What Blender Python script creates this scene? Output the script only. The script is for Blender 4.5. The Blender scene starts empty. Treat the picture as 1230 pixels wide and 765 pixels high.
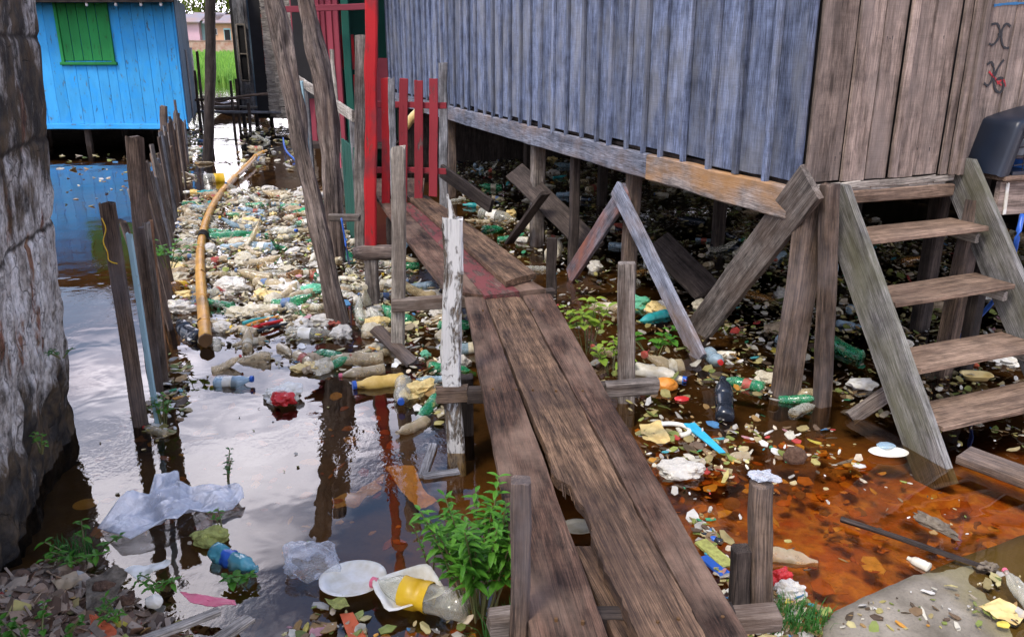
import bpy, bmesh, math, random
from mathutils import Vector, noise, Matrix
R = math.radians
rng = random.Random(7)
col_main = bpy.context.scene.collection
scene = bpy.context.scene

# ------------------------------------------------------------------ camera
F, CX, CY, PITCH, CAMZ = 1000.0, 615.0, 382.5, R(18.4), 2.0
cam_d = bpy.data.cameras.new('camera'); cam = bpy.data.objects.new('camera', cam_d); col_main.objects.link(cam)
cam.location = (0, 0, CAMZ); cam.rotation_euler = (math.pi/2 - PITCH, 0, 0)
cam_d.sensor_width = 36; cam_d.lens = 36*F/1230; cam_d.clip_end = 3000; cam_d.clip_start = .05
scene.camera = cam
# ------------------------------------------------------------------ light
SUN_EL, SUN_AZ = R(58), R(215)          # azimuth clockwise from +Y (behind the viewer, to the left)
world = bpy.data.worlds.new('World'); scene.world = world; world.use_nodes = True
wn = world.node_tree; wn.nodes.clear()
def nd(nt, typ, ins=None, **props):
    n = nt.nodes.new(typ)
    for k, v in props.items(): setattr(n, k, v)
    for k, v in (ins or {}).items():
        s = n.inputs[k]
        if isinstance(v, bpy.types.NodeSocket): nt.links.new(v, s)
        elif isinstance(v, bpy.types.Node): nt.links.new(v.outputs[0], s)
        else: s.default_value = v
    return n
def ramp(nt, fac, stops, interp='LINEAR'):
    n = nt.nodes.new('ShaderNodeValToRGB'); nt.links.new(fac, n.inputs[0]); cr = n.color_ramp; cr.interpolation = interp
    while len(cr.elements) < len(stops): cr.elements.new(.5)
    for e, (p, c) in zip(cr.elements, stops):
        e.position = p; e.color = (*c, 1) if len(c) == 3 else c
    return n.outputs[0]
def g(v): return (v, v, v)
def mix(nt, fac, a, b, mode='MIX'):
    n = nt.nodes.new('ShaderNodeMix'); n.data_type = 'RGBA'; n.blend_type = mode
    for idx, v in ((0, fac), (6, a), (7, b)):
        if isinstance(v, bpy.types.NodeSocket): nt.links.new(v, n.inputs[idx])
        elif idx == 0: n.inputs[0].default_value = v
        else: n.inputs[idx].default_value = (*v, 1) if len(v) == 3 else v
    return n.outputs[2]
def mth(nt, op, a, b=0., c=None):
    n = nt.nodes.new('ShaderNodeMath'); n.operation = op
    for i, v in enumerate((a, b) if c is None else (a, b, c)):
        if isinstance(v, bpy.types.NodeSocket): nt.links.new(v, n.inputs[i])
        else: n.inputs[i].default_value = v
    return n.outputs[0]
sky = nd(wn, 'ShaderNodeTexSky', sky_type='NISHITA', sun_disc=False, sun_elevation=SUN_EL, sun_rotation=SUN_AZ, air_density=1.2, dust_density=2.0)
tc = nd(wn, 'ShaderNodeTexCoord')
mp = nd(wn, 'ShaderNodeMapping', {'Vector': tc.outputs['Generated'], 'Scale': (1, 1, 2.2), 'Location': (3.1, .4, 0)})
nz = nd(wn, 'ShaderNodeTexNoise', {'Vector': mp, 'Scale': 2.2, 'Detail': 7., 'Roughness': .55, 'Distortion': .3})
sp = nd(wn, 'ShaderNodeSeparateXYZ', {0: tc.outputs['Generated']})
# more cloud low over the river, clearer higher up
cv = mth(wn, 'ADD', nz.outputs[0], mth(wn, 'MULTIPLY', mth(wn, 'SUBTRACT', .42, sp.outputs[2]), .35))
cm = ramp(wn, cv, [(.43, g(0)), (.57, g(1))])
ccol = ramp(wn, nz.outputs[0], [(.40, (11, 10.6, 13.0)), (.70, (25, 23.6, 25.5))])
skyc = mix(wn, 1., sky.outputs[0], (1.75, 1.75, 1.9), 'MULTIPLY')
toward = mth(wn, 'MAXIMUM', sp.outputs[1], 0.)
boost = mth(wn, 'ADD', .78, mth(wn, 'MULTIPLY', mth(wn, 'MULTIPLY', toward, toward), 1.0))
ccol = mix(wn, 1., ccol, nd(wn, 'ShaderNodeCombineColor', {0: boost, 1: boost, 2: boost}).outputs[0], 'MULTIPLY')
wn_col = mix(wn, cm, skyc, ccol)
bg = nd(wn, 'ShaderNodeBackground', {'Color': wn_col, 'Strength': .11})
nd(wn, 'ShaderNodeOutputWorld', {'Surface': bg})
sd = bpy.data.lights.new('sun', 'SUN'); sd.energy = 1.8; sd.angle = R(12); sd.color = (1, .93, .82)
sun = bpy.data.objects.new('sun', sd); col_main.objects.link(sun)
sv = Vector((math.sin(SUN_AZ)*math.cos(SUN_EL), math.cos(SUN_AZ)*math.cos(SUN_EL), math.sin(SUN_EL)))
sun.rotation_euler = sv.to_track_quat('Z', 'Y').to_euler(); sun.location = (0, 0, 30)
vs = scene.view_settings; vs.view_transform = 'Standard'; vs.look = 'None'; vs.gamma = 1; vs.exposure = 0.60
scene.render.engine = 'CYCLES'
cy = scene.cycles; cy.max_bounces = 8; cy.transparent_max_bounces = 24; cy.diffuse_bounces = 3; cy.glossy_bounces = 3; cy.caustics_reflective = False; cy.caustics_refractive = False
cy.use_denoising = True; cy.sample_clamp_indirect = 6

# ------------------------------------------------------------------ where things stand
cP, sP = math.cos(PITCH), math.sin(PITCH)
def ray(u, v):
    a, b = u - CX, CY - v
    return Vector((a, F*cP + b*sP, -F*sP + b*cP))
def P(u, v, z=0.0):
    r = ray(u, v); t = (z - CAMZ)/r.z
    return Vector((r.x*t, r.y*t, z))
def Q(u, v, y):
    r = ray(u, v); t = y/r.y
    return Vector((r.x*t, y, CAMZ + r.z*t))

# ------------------------------------------------------------------ mesh builder
WL = {}
class MB:
    def __init__(s): s.v = []; s.f = []; s.m = []; s.gc = []; s.rn = []; s.col = []
    def add(s, vs_, fs, gc=None, rn=None, col=(1, 1, 1), m=0):
        b = len(s.v); rn = rng.random() if rn is None else rn
        s.v += [tuple(p) for p in vs_]; s.f += [tuple(b + i for i in q) for q in fs]; s.m += [m]*len(fs)
        s.gc += [tuple(q) for q in (gc or vs_)]; s.rn += [rn]*len(vs_); s.col += [col]*len(vs_)
    def build(s, name, mats, parent=None, smooth=False, origin=None):
        if not isinstance(mats, (list, tuple)): mats = [mats]
        o3 = WL[parent.name] if parent else Vector(origin or (0, 0, 0))
        me = bpy.data.meshes.new(name)
        me.from_pydata([(x - o3[0], y - o3[1], z - o3[2]) for x, y, z in s.v], [], s.f)
        for m in mats: me.materials.append(m)
        me.polygons.foreach_set('material_index', s.m)
        if smooth: me.polygons.foreach_set('use_smooth', [True]*len(s.f))
        a = me.attributes.new('gc', 'FLOAT_VECTOR', 'POINT'); a.data.foreach_set('vector', [c for q in s.gc for c in q])
        a = me.attributes.new('rnd', 'FLOAT', 'POINT'); a.data.foreach_set('value', s.rn)
        a = me.attributes.new('col', 'FLOAT_COLOR', 'POINT'); a.data.foreach_set('color', [c for q in s.col for c in (*q, 1)])
        me.update()
        o = bpy.data.objects.new(name, me); col_main.objects.link(o)
        if parent: o.parent = parent
        else: o.location = o3
        WL[o.name] = o3
        return o
def tag(o, label, cat, group=None):
    o['label'] = label; o['category'] = cat
    if group: o['group'] = group
    return o
def kind(o, k): o['kind'] = k; return o
def thing(name, label, cat, loc=(0, 0, 0), group=None):
    o = bpy.data.objects.new(name, None); col_main.objects.link(o); o.location = loc; WL[o.name] = Vector(loc)
    o.empty_display_size = .1
    return tag(o, label, cat, group)
def copy_thing(src, loc, rot, label, group, scale=None):
    def cp(o, par):
        c = o.copy(); col_main.objects.link(c); c.parent = par
        for ch in o.children: cp(ch, c)
        return c
    c = cp(src, None); c.location = loc; c.rotation_euler = rot; c['label'] = label; c['group'] = group
    if scale: c.scale = scale
    return c

def board(mb, A, B, w, t, W=None, n=None, j=.004, rag=.006, rn=None, m=0, taper=1.0, bow=0., ch=None):
    """a plank or squared post from A to B; W is the direction of its width w, t its thickness"""
    A, B = Vector(A), Vector(B); d = B - A; L = d.length; d /= L
    W = Vector(W) if W is not None else (d.cross(Vector((0, 0, 1))) if abs(d.z) < .8 else Vector((1, 0, 0)))
    W = (W - d*W.dot(d)).normalized(); T = d.cross(W).normalized()
    n = n or max(2, min(30, int(L/.09))); c = (ch if ch is not None else .14)*min(w, t)
    prof = [(-w/2, -t/2+c), (-w/2, t/2-c), (-w/2+c, t/2), (0, t/2), (w/2-c, t/2), (w/2, t/2-c), (w/2, -t/2+c), (w/2-c, -t/2), (0, -t/2), (-w/2+c, -t/2)]
    k = len(prof); vs_, gs, fs = [], [], []; so = rng.uniform(0, 60); rn = rng.random() if rn is None else rn
    for i in range(n+1):
        s = i/n; tp = 1 + (taper-1)*s
        ox = j*2*noise.noise(Vector((so, s*L*2.1, 0))); oy = j*2*noise.noise(Vector((so, 9, s*L*2.1))) + bow*math.sin(math.pi*s)
        for q, (a, b) in enumerate(prof):
            e = 0
            if i in (0, n): e = rag*rng.uniform(-1, 1)
            jj = j*noise.noise(Vector((so + q*1.7, s*L*6, 3)))
            p = A + d*(s*L + e) + W*(a*tp + ox + (jj if a > 0 else -jj if a < 0 else 0)) + T*(b*tp + oy)
            vs_.append(p); gs.append((s*L + so, a + so*.37, b))
    for i in range(n):
        for q in range(k):
            fs.append((i*k+q, (i+1)*k+q, (i+1)*k+(q+1) % k, i*k+(q+1) % k))
    fs.append(tuple(range(k))); fs.append(tuple(n*k + q for q in reversed(range(k))))
    mb.add(vs_, fs, gs, rn, m=m)
def tube(mb, pts, rad, seg=10, rough=0., grain=True, rn=None, m=0, col=(1, 1, 1), cap=True, wob=0., sub=1):
    pts = [Vector(p) for p in pts]
    if not isinstance(rad, (list, tuple)): rad = [rad]*len(pts)
    if sub > 1:
        np_, nr = [], []
        for i in range(len(pts)-1):
            p0 = pts[max(0, i-1)]; p1 = pts[i]; p2 = pts[i+1]; p3 = pts[min(len(pts)-1, i+2)]
            for s in range(sub):
                x = s/sub
                np_.append(.5*((2*p1) + (p2-p0)*x + (2*p0-5*p1+4*p2-p3)*x*x + (-p0+3*p1-3*p2+p3)*x**3)); nr.append(rad[i] + (rad[i+1]-rad[i])*x)
        pts, rad = np_ + [pts[-1]], nr + [rad[-1]]
    vs_, gs, fs = [], [], []; L = 0; so = rng.uniform(0, 60)
    ref = Vector((0, 0, 1)) if abs((pts[-1]-pts[0]).normalized().z) < .8 else Vector((1, 0, 0))
    for i, p in enumerate(pts):
        d = (pts[min(i+1, len(pts)-1)] - pts[max(i-1, 0)]).normalized()
        U = (ref - d*ref.dot(d)).normalized(); V = d.cross(U)
        if i: L += (p - pts[i-1]).length
        off = Vector((noise.noise(Vector((so, L*2.5, 0))), noise.noise(Vector((so, 5, L*2.5))), 0))*wob
        for q in range(seg):
            a = 2*math.pi*q/seg; r = rad[i]*(1 + rough*noise.noise(Vector((so + math.cos(a)*1.8, math.sin(a)*1.8, L*3))) + rough*.8*noise.noise(Vector((so + math.cos(a)*5, math.sin(a)*5, L*1.2))))
            vs_.append(p + off + (U*math.cos(a) + V*math.sin(a))*r); gs.append((L + so, math.cos(a)*rad[i], math.sin(a)*rad[i]))
    for i in range(len(pts)-1):
        for q in range(seg): fs.append((i*seg+q, i*seg+(q+1) % seg, (i+1)*seg+(q+1) % seg, (i+1)*seg+q))
    if cap: fs.append(tuple(reversed(range(seg)))); fs.append(tuple((len(pts)-1)*seg + q for q in range(seg)))
    mb.add(vs_, fs, gs if grain else None, rn, col, m)
def ribbon(mb, Lp, Rp, t, n=24, k=6, j=.004, m=0, rn=None, warp=.004, so=None):
    """a plank given by its left and right top edges (polylines of equal progress), thickness t downwards"""
    def samp(pl, s):
        x = s*(len(pl)-1); i = min(int(x), len(pl)-2); return Vector(pl[i]).lerp(Vector(pl[i+1]), x - i)
    so = rng.uniform(0, 50) if so is None else so
    vs_, gs, fs = [], [], []; L = (Vector(Lp[0]) - Vector(Lp[-1])).length
    ax = ((Vector(Lp[-1]) + Vector(Rp[-1])) - (Vector(Lp[0]) + Vector(Rp[0]))).normalized(); sd_ = ax.cross(Vector((0, 0, 1)))
    for i in range(n+1):
        s = i/n; a, b = samp(Lp, s), samp(Rp, s); d = (b - a); wv = d.length; d = d/wv if wv > 1e-6 else Vector((1, 0, 0))
        a = a + d*j*(noise.noise(Vector((so, s*L*7, 0)))*1.2 + .5*noise.noise(Vector((so, s*L*40, 2)))); b = b + d*j*(noise.noise(Vector((so, s*L*7, 8)))*1.2 + .5*noise.noise(Vector((so, s*L*40, 12))))
        ey = rng.uniform(-1, 1)*.006 if i in (0, n) else 0
        for q in range(k+1):
            x = q/k; p = a.lerp(b, x); z = warp*noise.noise(Vector((so, s*L*1.2, x*1.4)))*2 - (.003 if q in (0, k) else 0)
            vs_.append(p + Vector((0, ey, z))); gs.append((p.dot(ax) + so, p.dot(sd_) + so*.3, 0))
        for q in range(k+1):
            x = q/k; p = a.lerp(b, x); vs_.append(p + Vector((0, ey, -t))); gs.append((p.dot(ax) + so, p.dot(sd_) + so*.3, -t))
    r = 2*(k+1)
    for i in range(n):
        o = i*r; o2 = o + r
        for q in range(k):
            fs.append((o+q, o+q+1, o2+q+1, o2+q)); fs.append((o+k+1+q, o2+k+1+q, o2+k+2+q, o+k+2+q))
        fs.append((o, o2, o2+k+1, o+k+1)); fs.append((o+k, o+2*k+1, o2+2*k+1, o2+k))
    for o in (0, n*r):
        for q in range(k): fs.append((o+q, o+k+1+q, o+k+2+q, o+q+1))
    mb.add(vs_, fs, gs, rn, m=m)
def slab(mb, c, sx, sy, sz, rn=None, m=0, rot=0., col=(1, 1, 1)):
    cr, sr = math.cos(rot), math.sin(rot); vs_ = []
    for dz in (-sz/2, sz/2):
        for dx, dy in ((-sx/2, -sy/2), (sx/2, -sy/2), (sx/2, sy/2), (-sx/2, sy/2)):
            vs_.append((c[0] + dx*cr - dy*sr, c[1] + dx*sr + dy*cr, c[2] + dz))
    mb.add(vs_, [(3, 2, 1, 0), (4, 5, 6, 7), (0, 1, 5, 4), (1, 2, 6, 5), (2, 3, 7, 6), (3, 0, 4, 7)], None, rn, col, m)

# ------------------------------------------------------------------ materials
def newmat(name):
    m = bpy.data.materials.new(name); m.use_nodes = True; nt = m.node_tree
    return m, nt, nt.nodes['Principled BSDF']
def noi(nt, vec, scale, detail=5., rough=.55, dist=0.):
    return nd(nt, 'ShaderNodeTexNoise', {'Vector': vec, 'Scale': scale, 'Detail': detail, 'Roughness': rough, 'Distortion': dist}).outputs[0]
def mapv(nt, vec, sc, loc=(0, 0, 0)):
    return nd(nt, 'ShaderNodeMapping', {'Vector': vec, 'Scale': sc, 'Location': loc}).outputs[0]
def wood(name, dark, light, paint=None, keep=.5, paint2=None, stain=None, stain_amt=.5, saw=0., var=.35, rough=.82, bump=.35, crack=.6, fine=1.):
    m, nt, b = newmat(name)
    gc = nd(nt, 'ShaderNodeAttribute', attribute_name='gc').outputs['Vector']
    rn = nd(nt, 'ShaderNodeAttribute', attribute_name='rnd').outputs['Fac']
    tcx = nd(nt, 'ShaderNodeTexCoord').outputs['Object']
    n1 = noi(nt, mapv(nt, gc, (1.7, 19, 19)), 1., 10., .72, .12)
    n1b = noi(nt, mapv(nt, gc, (.9, 4, 4), (1, 2, 3)), 1., 6., .65)
    base = ramp(nt, mth(nt, 'ADD', mth(nt, 'MULTIPLY', n1, .65), mth(nt, 'MULTIPLY', n1b, .35)), [(.40, dark), (.60, light)])
    n2 = noi(nt, mapv(nt, gc, (7, 230, 230)), 1., 5., .65)
    base = mix(nt, fine, base, ramp(nt, n2, [(.36, g(.32)), (.6, g(1.3))]), 'MULTIPLY')
    gr = noi(nt, tcx, 9., 8., .7)
    base = mix(nt, .8, base, ramp(nt, gr, [(.36, g(.55)), (.58, g(1.15))]), 'MULTIPLY')
    n5 = noi(nt, mapv(nt, gc, (.9, 30, 30), (7, 0, 0)), 1., 4., .55, .1)
    ckm = ramp(nt, noi(nt, mapv(nt, gc, (1.5, 9, 9), (2, 8, 0)), 1., 3.), [(.44, g(0)), (.56, g(1))])
    ck = mth(nt, 'MULTIPLY', ramp(nt, n5, [(.478, g(0)), (.497, g(1)), (.516, g(0))]), ckm)
    base = mix(nt, mth(nt, 'MULTIPLY', ck, crack), base, tuple(c*.18 for c in dark))
    kv = nd(nt, 'ShaderNodeTexVoronoi', {'Vector': mapv(nt, gc, (2.2, 9, 9), (5, 1, 2)), 'Scale': 1.})
    kg = ramp(nt, nd(nt, 'ShaderNodeSeparateColor', {0: kv.outputs['Color']}).outputs[0], [(.60, g(0)), (.62, g(.85))], 'CONSTANT')
    kn = mth(nt, 'MULTIPLY', ramp(nt, mth(nt, 'ADD', kv.outputs['Distance'], mth(nt, 'MULTIPLY', mth(nt, 'SUBTRACT', n1, .5), .12)), [(.07, g(1)), (.17, g(0))]), kg)
    base = mix(nt, kn, base, tuple(c*.5 for c in dark))
    if stain:
        n3 = noi(nt, mapv(nt, gc, (1.6, 3.5, 3.5), (2, 5, 1)), 1., 5., .6)
        base = mix(nt, mth(nt, 'MULTIPLY', ramp(nt, n3, [(.45, g(0)), (.66, g(1))]), stain_amt), base, stain)
    if saw:
        n4 = noi(nt, mapv(nt, gc, (170, 5, 5)), 1., 2., .6)
        base = mix(nt, saw, base, ramp(nt, n4, [(.3, g(.62)), (.62, g(1.2))]), 'MULTIPLY')
    hgt = n2
    if paint:
        pm = noi(nt, mapv(nt, gc, (5, 16, 16), (3, 3, 3)), 1., 9., .72, .4)
        mask = ramp(nt, pm, [(1-keep-.03+.0, g(0)), (1-keep+.03, g(1))])
        pc = mix(nt, noi(nt, mapv(nt, gc, (2, 6, 6)), 1., 5., .6), tuple(c*.62 for c in paint), paint)
        if paint2: pc = mix(nt, ramp(nt, noi(nt, mapv(nt, gc, (3, 5, 5), (9, 9, 9)), 1., 4.), [(.5, g(0)), (.6, g(1))]), pc, paint2)
        base = mix(nt, mask, base, pc); hgt = mth(nt, 'ADD', mth(nt, 'MULTIPLY', n2, .5), mask)
    v = mth(nt, 'ADD', mth(nt, 'MULTIPLY', rn, var), 1 - var/2)
    cb = nd(nt, 'ShaderNodeCombineColor', {0: v, 1: v, 2: v}).outputs[0]
    base = mix(nt, 1., base, cb, 'MULTIPLY')
    nt.links.new(base, b.inputs['Base Color']); b.inputs['Roughness'].default_value = rough; b.inputs['Specular IOR Level'].default_value = .25
    hh = mth(nt, 'SUBTRACT', hgt, mth(nt, 'MULTIPLY', ck, .8))
    bp = nd(nt, 'ShaderNodeBump', {'Height': hh, 'Strength': min(1., bump*1.6), 'Distance': .006})
    nt.links.new(bp.outputs[0], b.inputs['Normal'])
    return m
def plain(name, c, rough=.5, c2=None, sc=8., bump=0., spec=.4, metal=0., attr=False, trans=0.):
    m, nt, b = newmat(name)
    tcx = nd(nt, 'ShaderNodeTexCoord').outputs['Object']
    n = noi(nt, tcx, sc, 6., .6)
    colr = mix(nt, ramp(nt, n, [(.35, g(0)), (.65, g(1))]), c, c2 or tuple(x*.7 for x in c))
    if attr:
        a = nd(nt, 'ShaderNodeAttribute', attribute_name='col').outputs['Color']; colr = mix(nt, 1., a, ramp(nt, n, [(.3, g(.7)), (.7, g(1.15))]), 'MULTIPLY')
    nt.links.new(colr, b.inputs['Base Color']); b.inputs['Roughness'].default_value = rough; b.inputs['Specular IOR Level'].default_value = spec; b.inputs['Metallic'].default_value = metal
    if bump:
        bp = nd(nt, 'ShaderNodeBump', {'Height': noi(nt, tcx, sc*3, 8., .65), 'Strength': bump, 'Distance': .01}); nt.links.new(bp.outputs[0], b.inputs['Normal'])
    if trans:
        out = nt.nodes['Material Output']; tr = nd(nt, 'ShaderNodeBsdfTranslucent', {'Color': colr}); ms = nd(nt, 'ShaderNodeMixShader', {0: trans, 1: b.outputs[0], 2: tr.outputs[0]}); nt.links.new(ms.outputs[0], out.inputs[0])
    return m
def pet(name, c, fac=.4, rough=.12, dirt=(.25, .2, .12), dirt_amt=.5):
    """thin clear plastic film: partly see-through, glossy, dirty in patches"""
    m, nt, b = newmat(name); out = nt.nodes['Material Output']
    tcx = nd(nt, 'ShaderNodeTexCoord').outputs['Object']
    n = noi(nt, tcx, 14., 6., .65)
    dm = ramp(nt, n, [(.48, g(0)), (.68, g(dirt_amt))])
    nt.links.new(mix(nt, dm, c, dirt), b.inputs['Base Color']); b.inputs['Roughness'].default_value = rough; b.inputs['Specular IOR Level'].default_value = .9
    lw = nd(nt, 'ShaderNodeLayerWeight', {'Blend': .35}).outputs['Facing']
    f = mth(nt, 'MINIMUM', mth(nt, 'ADD', mth(nt, 'ADD', fac, mth(nt, 'MULTIPLY', lw, .5)), mth(nt, 'MULTIPLY', dm, .6)), 1.)
    tr = nd(nt, 'ShaderNodeBsdfTransparent', {'Color': tuple(.45 + .55*x/max(c) for x in c) + (1,)})
    ms = nd(nt, 'ShaderNodeMixShader', {0: f, 1: tr.outputs[0], 2: b.outputs[0]}); nt.links.new(ms.outputs[0], out.inputs[0])
    bp = nd(nt, 'ShaderNodeBump', {'Height': noi(nt, tcx, 16., 3., .5), 'Strength': .3, 'Distance': .006}); nt.links.new(bp.outputs[0], b.inputs['Normal'])
    return m
M = {}
M['post'] = wood('weathered_grey_wood', (.065, .05, .04), (.27, .235, .205), stain=(.12, .075, .05), stain_amt=.5)
M['brown'] = wood('weathered_brown_wood', (.045, .028, .019), (.20, .14, .10), stain=(.17, .15, .15), stain_amt=.5)
M['darkwood'] = wood('dark_wet_wood', (.02, .015, .013), (.085, .065, .055), stain=(.04, .03, .025))
M['deck'] = wood('worn_boardwalk_wood', (.016, .008, .005), (.145, .080, .054), stain=(.30, .20, .145), stain_amt=.55, var=.3, bump=.5, saw=.18)
M['deckpale'] = wood('broken_boardwalk_wood', (.030, .016, .009), (.27, .165, .10), stain=(.05, .032, .028), stain_amt=.6, var=.2, bump=.6, saw=.12)
M['deckred'] = wood('red_painted_deck_wood', (.05, .03, .025), (.17, .10, .08), paint=(.20, .055, .055), keep=.52, var=.2, saw=.15)
M['side'] = wood('blue_grey_siding_wood', (.065, .082, .135), (.185, .225, .335), stain=(.20, .205, .22), stain_amt=.7, saw=.3, var=.55, crack=.5, bump=.35)
M['front'] = wood('pinkish_brown_siding_wood', (.115, .085, .068), (.37, .285, .235), stain=(.25, .205, .18), stain_amt=.7, saw=.22, var=.5, crack=.6, bump=.3, fine=.7)
M['beam'] = wood('grey_beam_wood', (.10, .11, .145), (.27, .29, .35), stain=(.33, .19, .085), stain_amt=.35, var=.2, crack=.5)
M['beamrust'] = wood('ochre_beam_wood', (.14, .12, .11), (.36, .31, .28), stain=(.40, .20, .06), stain_amt=.75, var=.1, crack=.35)
M['tread'] = wood('pale_tread_wood', (.12, .075, .05), (.34, .235, .165), stain=(.17, .12, .095), stain_amt=.4, var=.2)
M['stringer'] = wood('grey_stringer_wood', (.085, .08, .072), (.27, .26, .245), stain=(.14, .135, .075), stain_amt=.6, var=.15, crack=.7)
M['red'] = wood('red_painted_wood', (.12, .05, .04), (.25, .10, .08), paint=(.46, .02, .025), keep=.63, paint2=(.22, .025, .03), var=.2)
M['reddark'] = wood('faded_red_wood', (.06, .035, .035), (.16, .09, .085), paint=(.30, .035, .045), keep=.6, var=.3)
M['white'] = wood('peeling_white_wood', (.09, .07, .05), (.30, .24, .18), paint=(.74, .74, .72), keep=.535, var=.05, bump=.6)
M['pale'] = wood('bleached_pale_wood', (.20, .17, .14), (.52, .47, .40), stain=(.14, .11, .09), stain_amt=.5, var=.1)
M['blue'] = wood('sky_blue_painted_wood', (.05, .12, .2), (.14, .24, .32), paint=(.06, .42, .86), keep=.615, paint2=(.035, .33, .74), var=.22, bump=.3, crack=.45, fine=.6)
M['green'] = wood('green_painted_wood', (.02, .09, .03), (.04, .14, .05), paint=(.025, .26, .07), keep=.60, var=.3, bump=.3, crack=.5, fine=.6)
M['teal'] = wood('pale_teal_painted_wood', (.15, .13, .11), (.3, .27, .25), paint=(.36, .55, .62), keep=.62, var=.1)
M['darkgreen'] = wood('dark_green_painted_wood', (.01, .04, .035), (.02, .08, .06), paint=(.012, .085, .06), keep=.8, var=.2)
M['maroon'] = wood('maroon_painted_wood', (.06, .02, .025), (.16, .05, .06), paint=(.27, .045, .065), keep=.7, var=.4)
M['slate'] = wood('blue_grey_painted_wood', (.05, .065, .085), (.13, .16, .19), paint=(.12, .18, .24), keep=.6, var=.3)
M['orangewood'] = wood('fresh_orange_wood', (.18, .09, .05), (.42, .24, .14), var=.1)
M['grey'] = wood('silver_grey_wood', (.10, .10, .105), (.32, .32, .335), stain=(.12, .1, .09), var=.35)
M['rot'] = plain('end_grain_wood', (.30, .20, .12), .9, (.08, .05, .035), 40, .4, .1)
M['ink'] = plain('black_spray_paint', (.015, .015, .018), .6, sc=60)
M['inkred'] = plain('red_spray_paint', (.45, .02, .03), .6, sc=60)
M['inkblue'] = plain('blue_spray_paint', (.02, .16, .36), .6, sc=60)
M['litter'] = plain('litter_scraps', (1, 1, 1), .55, attr=True, sc=25., spec=.35)
M['plastic'] = plain('coloured_plastic', (1, 1, 1), .3, attr=True, sc=30., spec=.5)
M['navy'] = plain('navy_plastic', (.012, .018, .032), .38, sc=6)
M['wire'] = plain('black_wire', (.01, .01, .012), .4, sc=20)
M['tin'] = plain('rusty_roof_tin', (.10, .09, .09), .7, (.05, .03, .025), 3., .2)
M['darkgap'] = plain('dark_interior_shade', (.015, .014, .015), .9, sc=5)  # near-black colour stands in for shade inside openings, rooms and windows
M['bulb'] = plain('white_glass_lamp', (.8, .8, .78), .2, sc=5)
def cp_(n, c, r=.3, **k): M[n] = plain(n, c, r, **k); return M[n]
cp_('cyan_plastic', (.05, .48, .72), .4); cp_('white_foam', (.78, .77, .72), .6, c2=(.6, .56, .44), sc=14, bump=.1); cp_('yellow_plastic', (.72, .48, .02), .35, c2=(.6, .36, .02)); cp_('cream_plastic', (.72, .58, .25), .4, c2=(.6, .42, .16))
cp_('red_plastic', (.6, .03, .03), .35); cp_('blue_plastic', (.03, .12, .5), .35); cp_('teal_plastic', (.03, .32, .32), .35); cp_('orange_plastic', (.65, .26, .03), .45, c2=(.5, .17, .02)); cp_('pink_plastic', (.75, .18, .26), .5, c2=(.6, .1, .16))
cp_('orange_red_card', (.62, .12, .04), .7); cp_('black_rubber', (.012, .012, .012), .5); cp_('green_plastic', (.02, .38, .14), .3); cp_('brown_husk', (.07, .035, .02), .9, c2=(.14, .08, .05), sc=60, bump=.8)
cp_('sponge_foam', (.42, .44, .12), .9, c2=(.25, .25, .07), sc=50, bump=.7); cp_('dark_bottle', (.02, .025, .035), .15); cp_('bamboo', (.58, .30, .04), .42, c2=(.36, .17, .03), sc=7., bump=.15); cp_('dirty_white', (.58, .54, .42), .6, c2=(.38, .32, .20), sc=9, bump=.15); cp_('dull_red', (.38, .05, .04), .5, c2=(.25, .1, .06), sc=9); cp_('dull_blue', (.06, .14, .32), .5, c2=(.12, .15, .2), sc=9)
cp_('knot', (.12, .06, .02), .7); cp_('tan_scrap', (.42, .33, .22), .7, c2=(.25, .18, .1)); cp_('driftwood', (.22, .18, .13), .9, c2=(.08, .06, .04), sc=30, bump=.6)
cp_('sunk_orange', (.85, .50, .12), .6, c2=(.7, .36, .06), sc=6); cp_('sunk_tan', (.30, .22, .10), .7)
PETS = dict(clear=pet('clear_plastic', (.60, .60, .52), .20, dirt_amt=.6), murky=pet('murky_plastic', (.58, .48, .30), .38, dirt_amt=.8), green=pet('green_clear_plastic', (.03, .30, .14), .42, dirt_amt=.7), blueish=pet('bluish_clear_plastic', (.42, .58, .68), .35), brown=pet('brown_clear_plastic', (.30, .15, .04), .45), white=plain('white_bottle_plastic', (.66, .63, .54), .4, (.45, .39, .26), 14), yellow=plain('yellow_bottle_plastic', (.72, .50, .14), .35, (.6, .38, .08), 20), dark=M['dark_bottle'], teal=M['teal_plastic'], aqua=pet('aqua_clear_plastic', (.10, .40, .48), .5))
M['bag'] = pet('thin_bag_film', (.72, .76, .82), .36, .25, (.4, .38, .33), .4)
M['baggy'] = pet('dirty_bag_film', (.66, .63, .56), .66, .35, (.38, .30, .18), .6)
M['baggreen'] = pet('green_bag_film', (.12, .55, .32), .6, .3)
for n_, c1, c2_ in (('leaf', (.045, .17, .015), (.12, .31, .03)), ('leafdark', (.03, .12, .025), (.06, .19, .03)), ('leafyellow', (.17, .30, .03), (.30, .40, .05)), ('stem', (.10, .13, .04), (.14, .10, .05)), ('crown', (.10, .17, .02), (.24, .30, .04))):
    M[n_] = plain(n_, c1, .5, c2_, 9., 0, .3, trans=.35 if n_ != 'stem' else 0)
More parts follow.
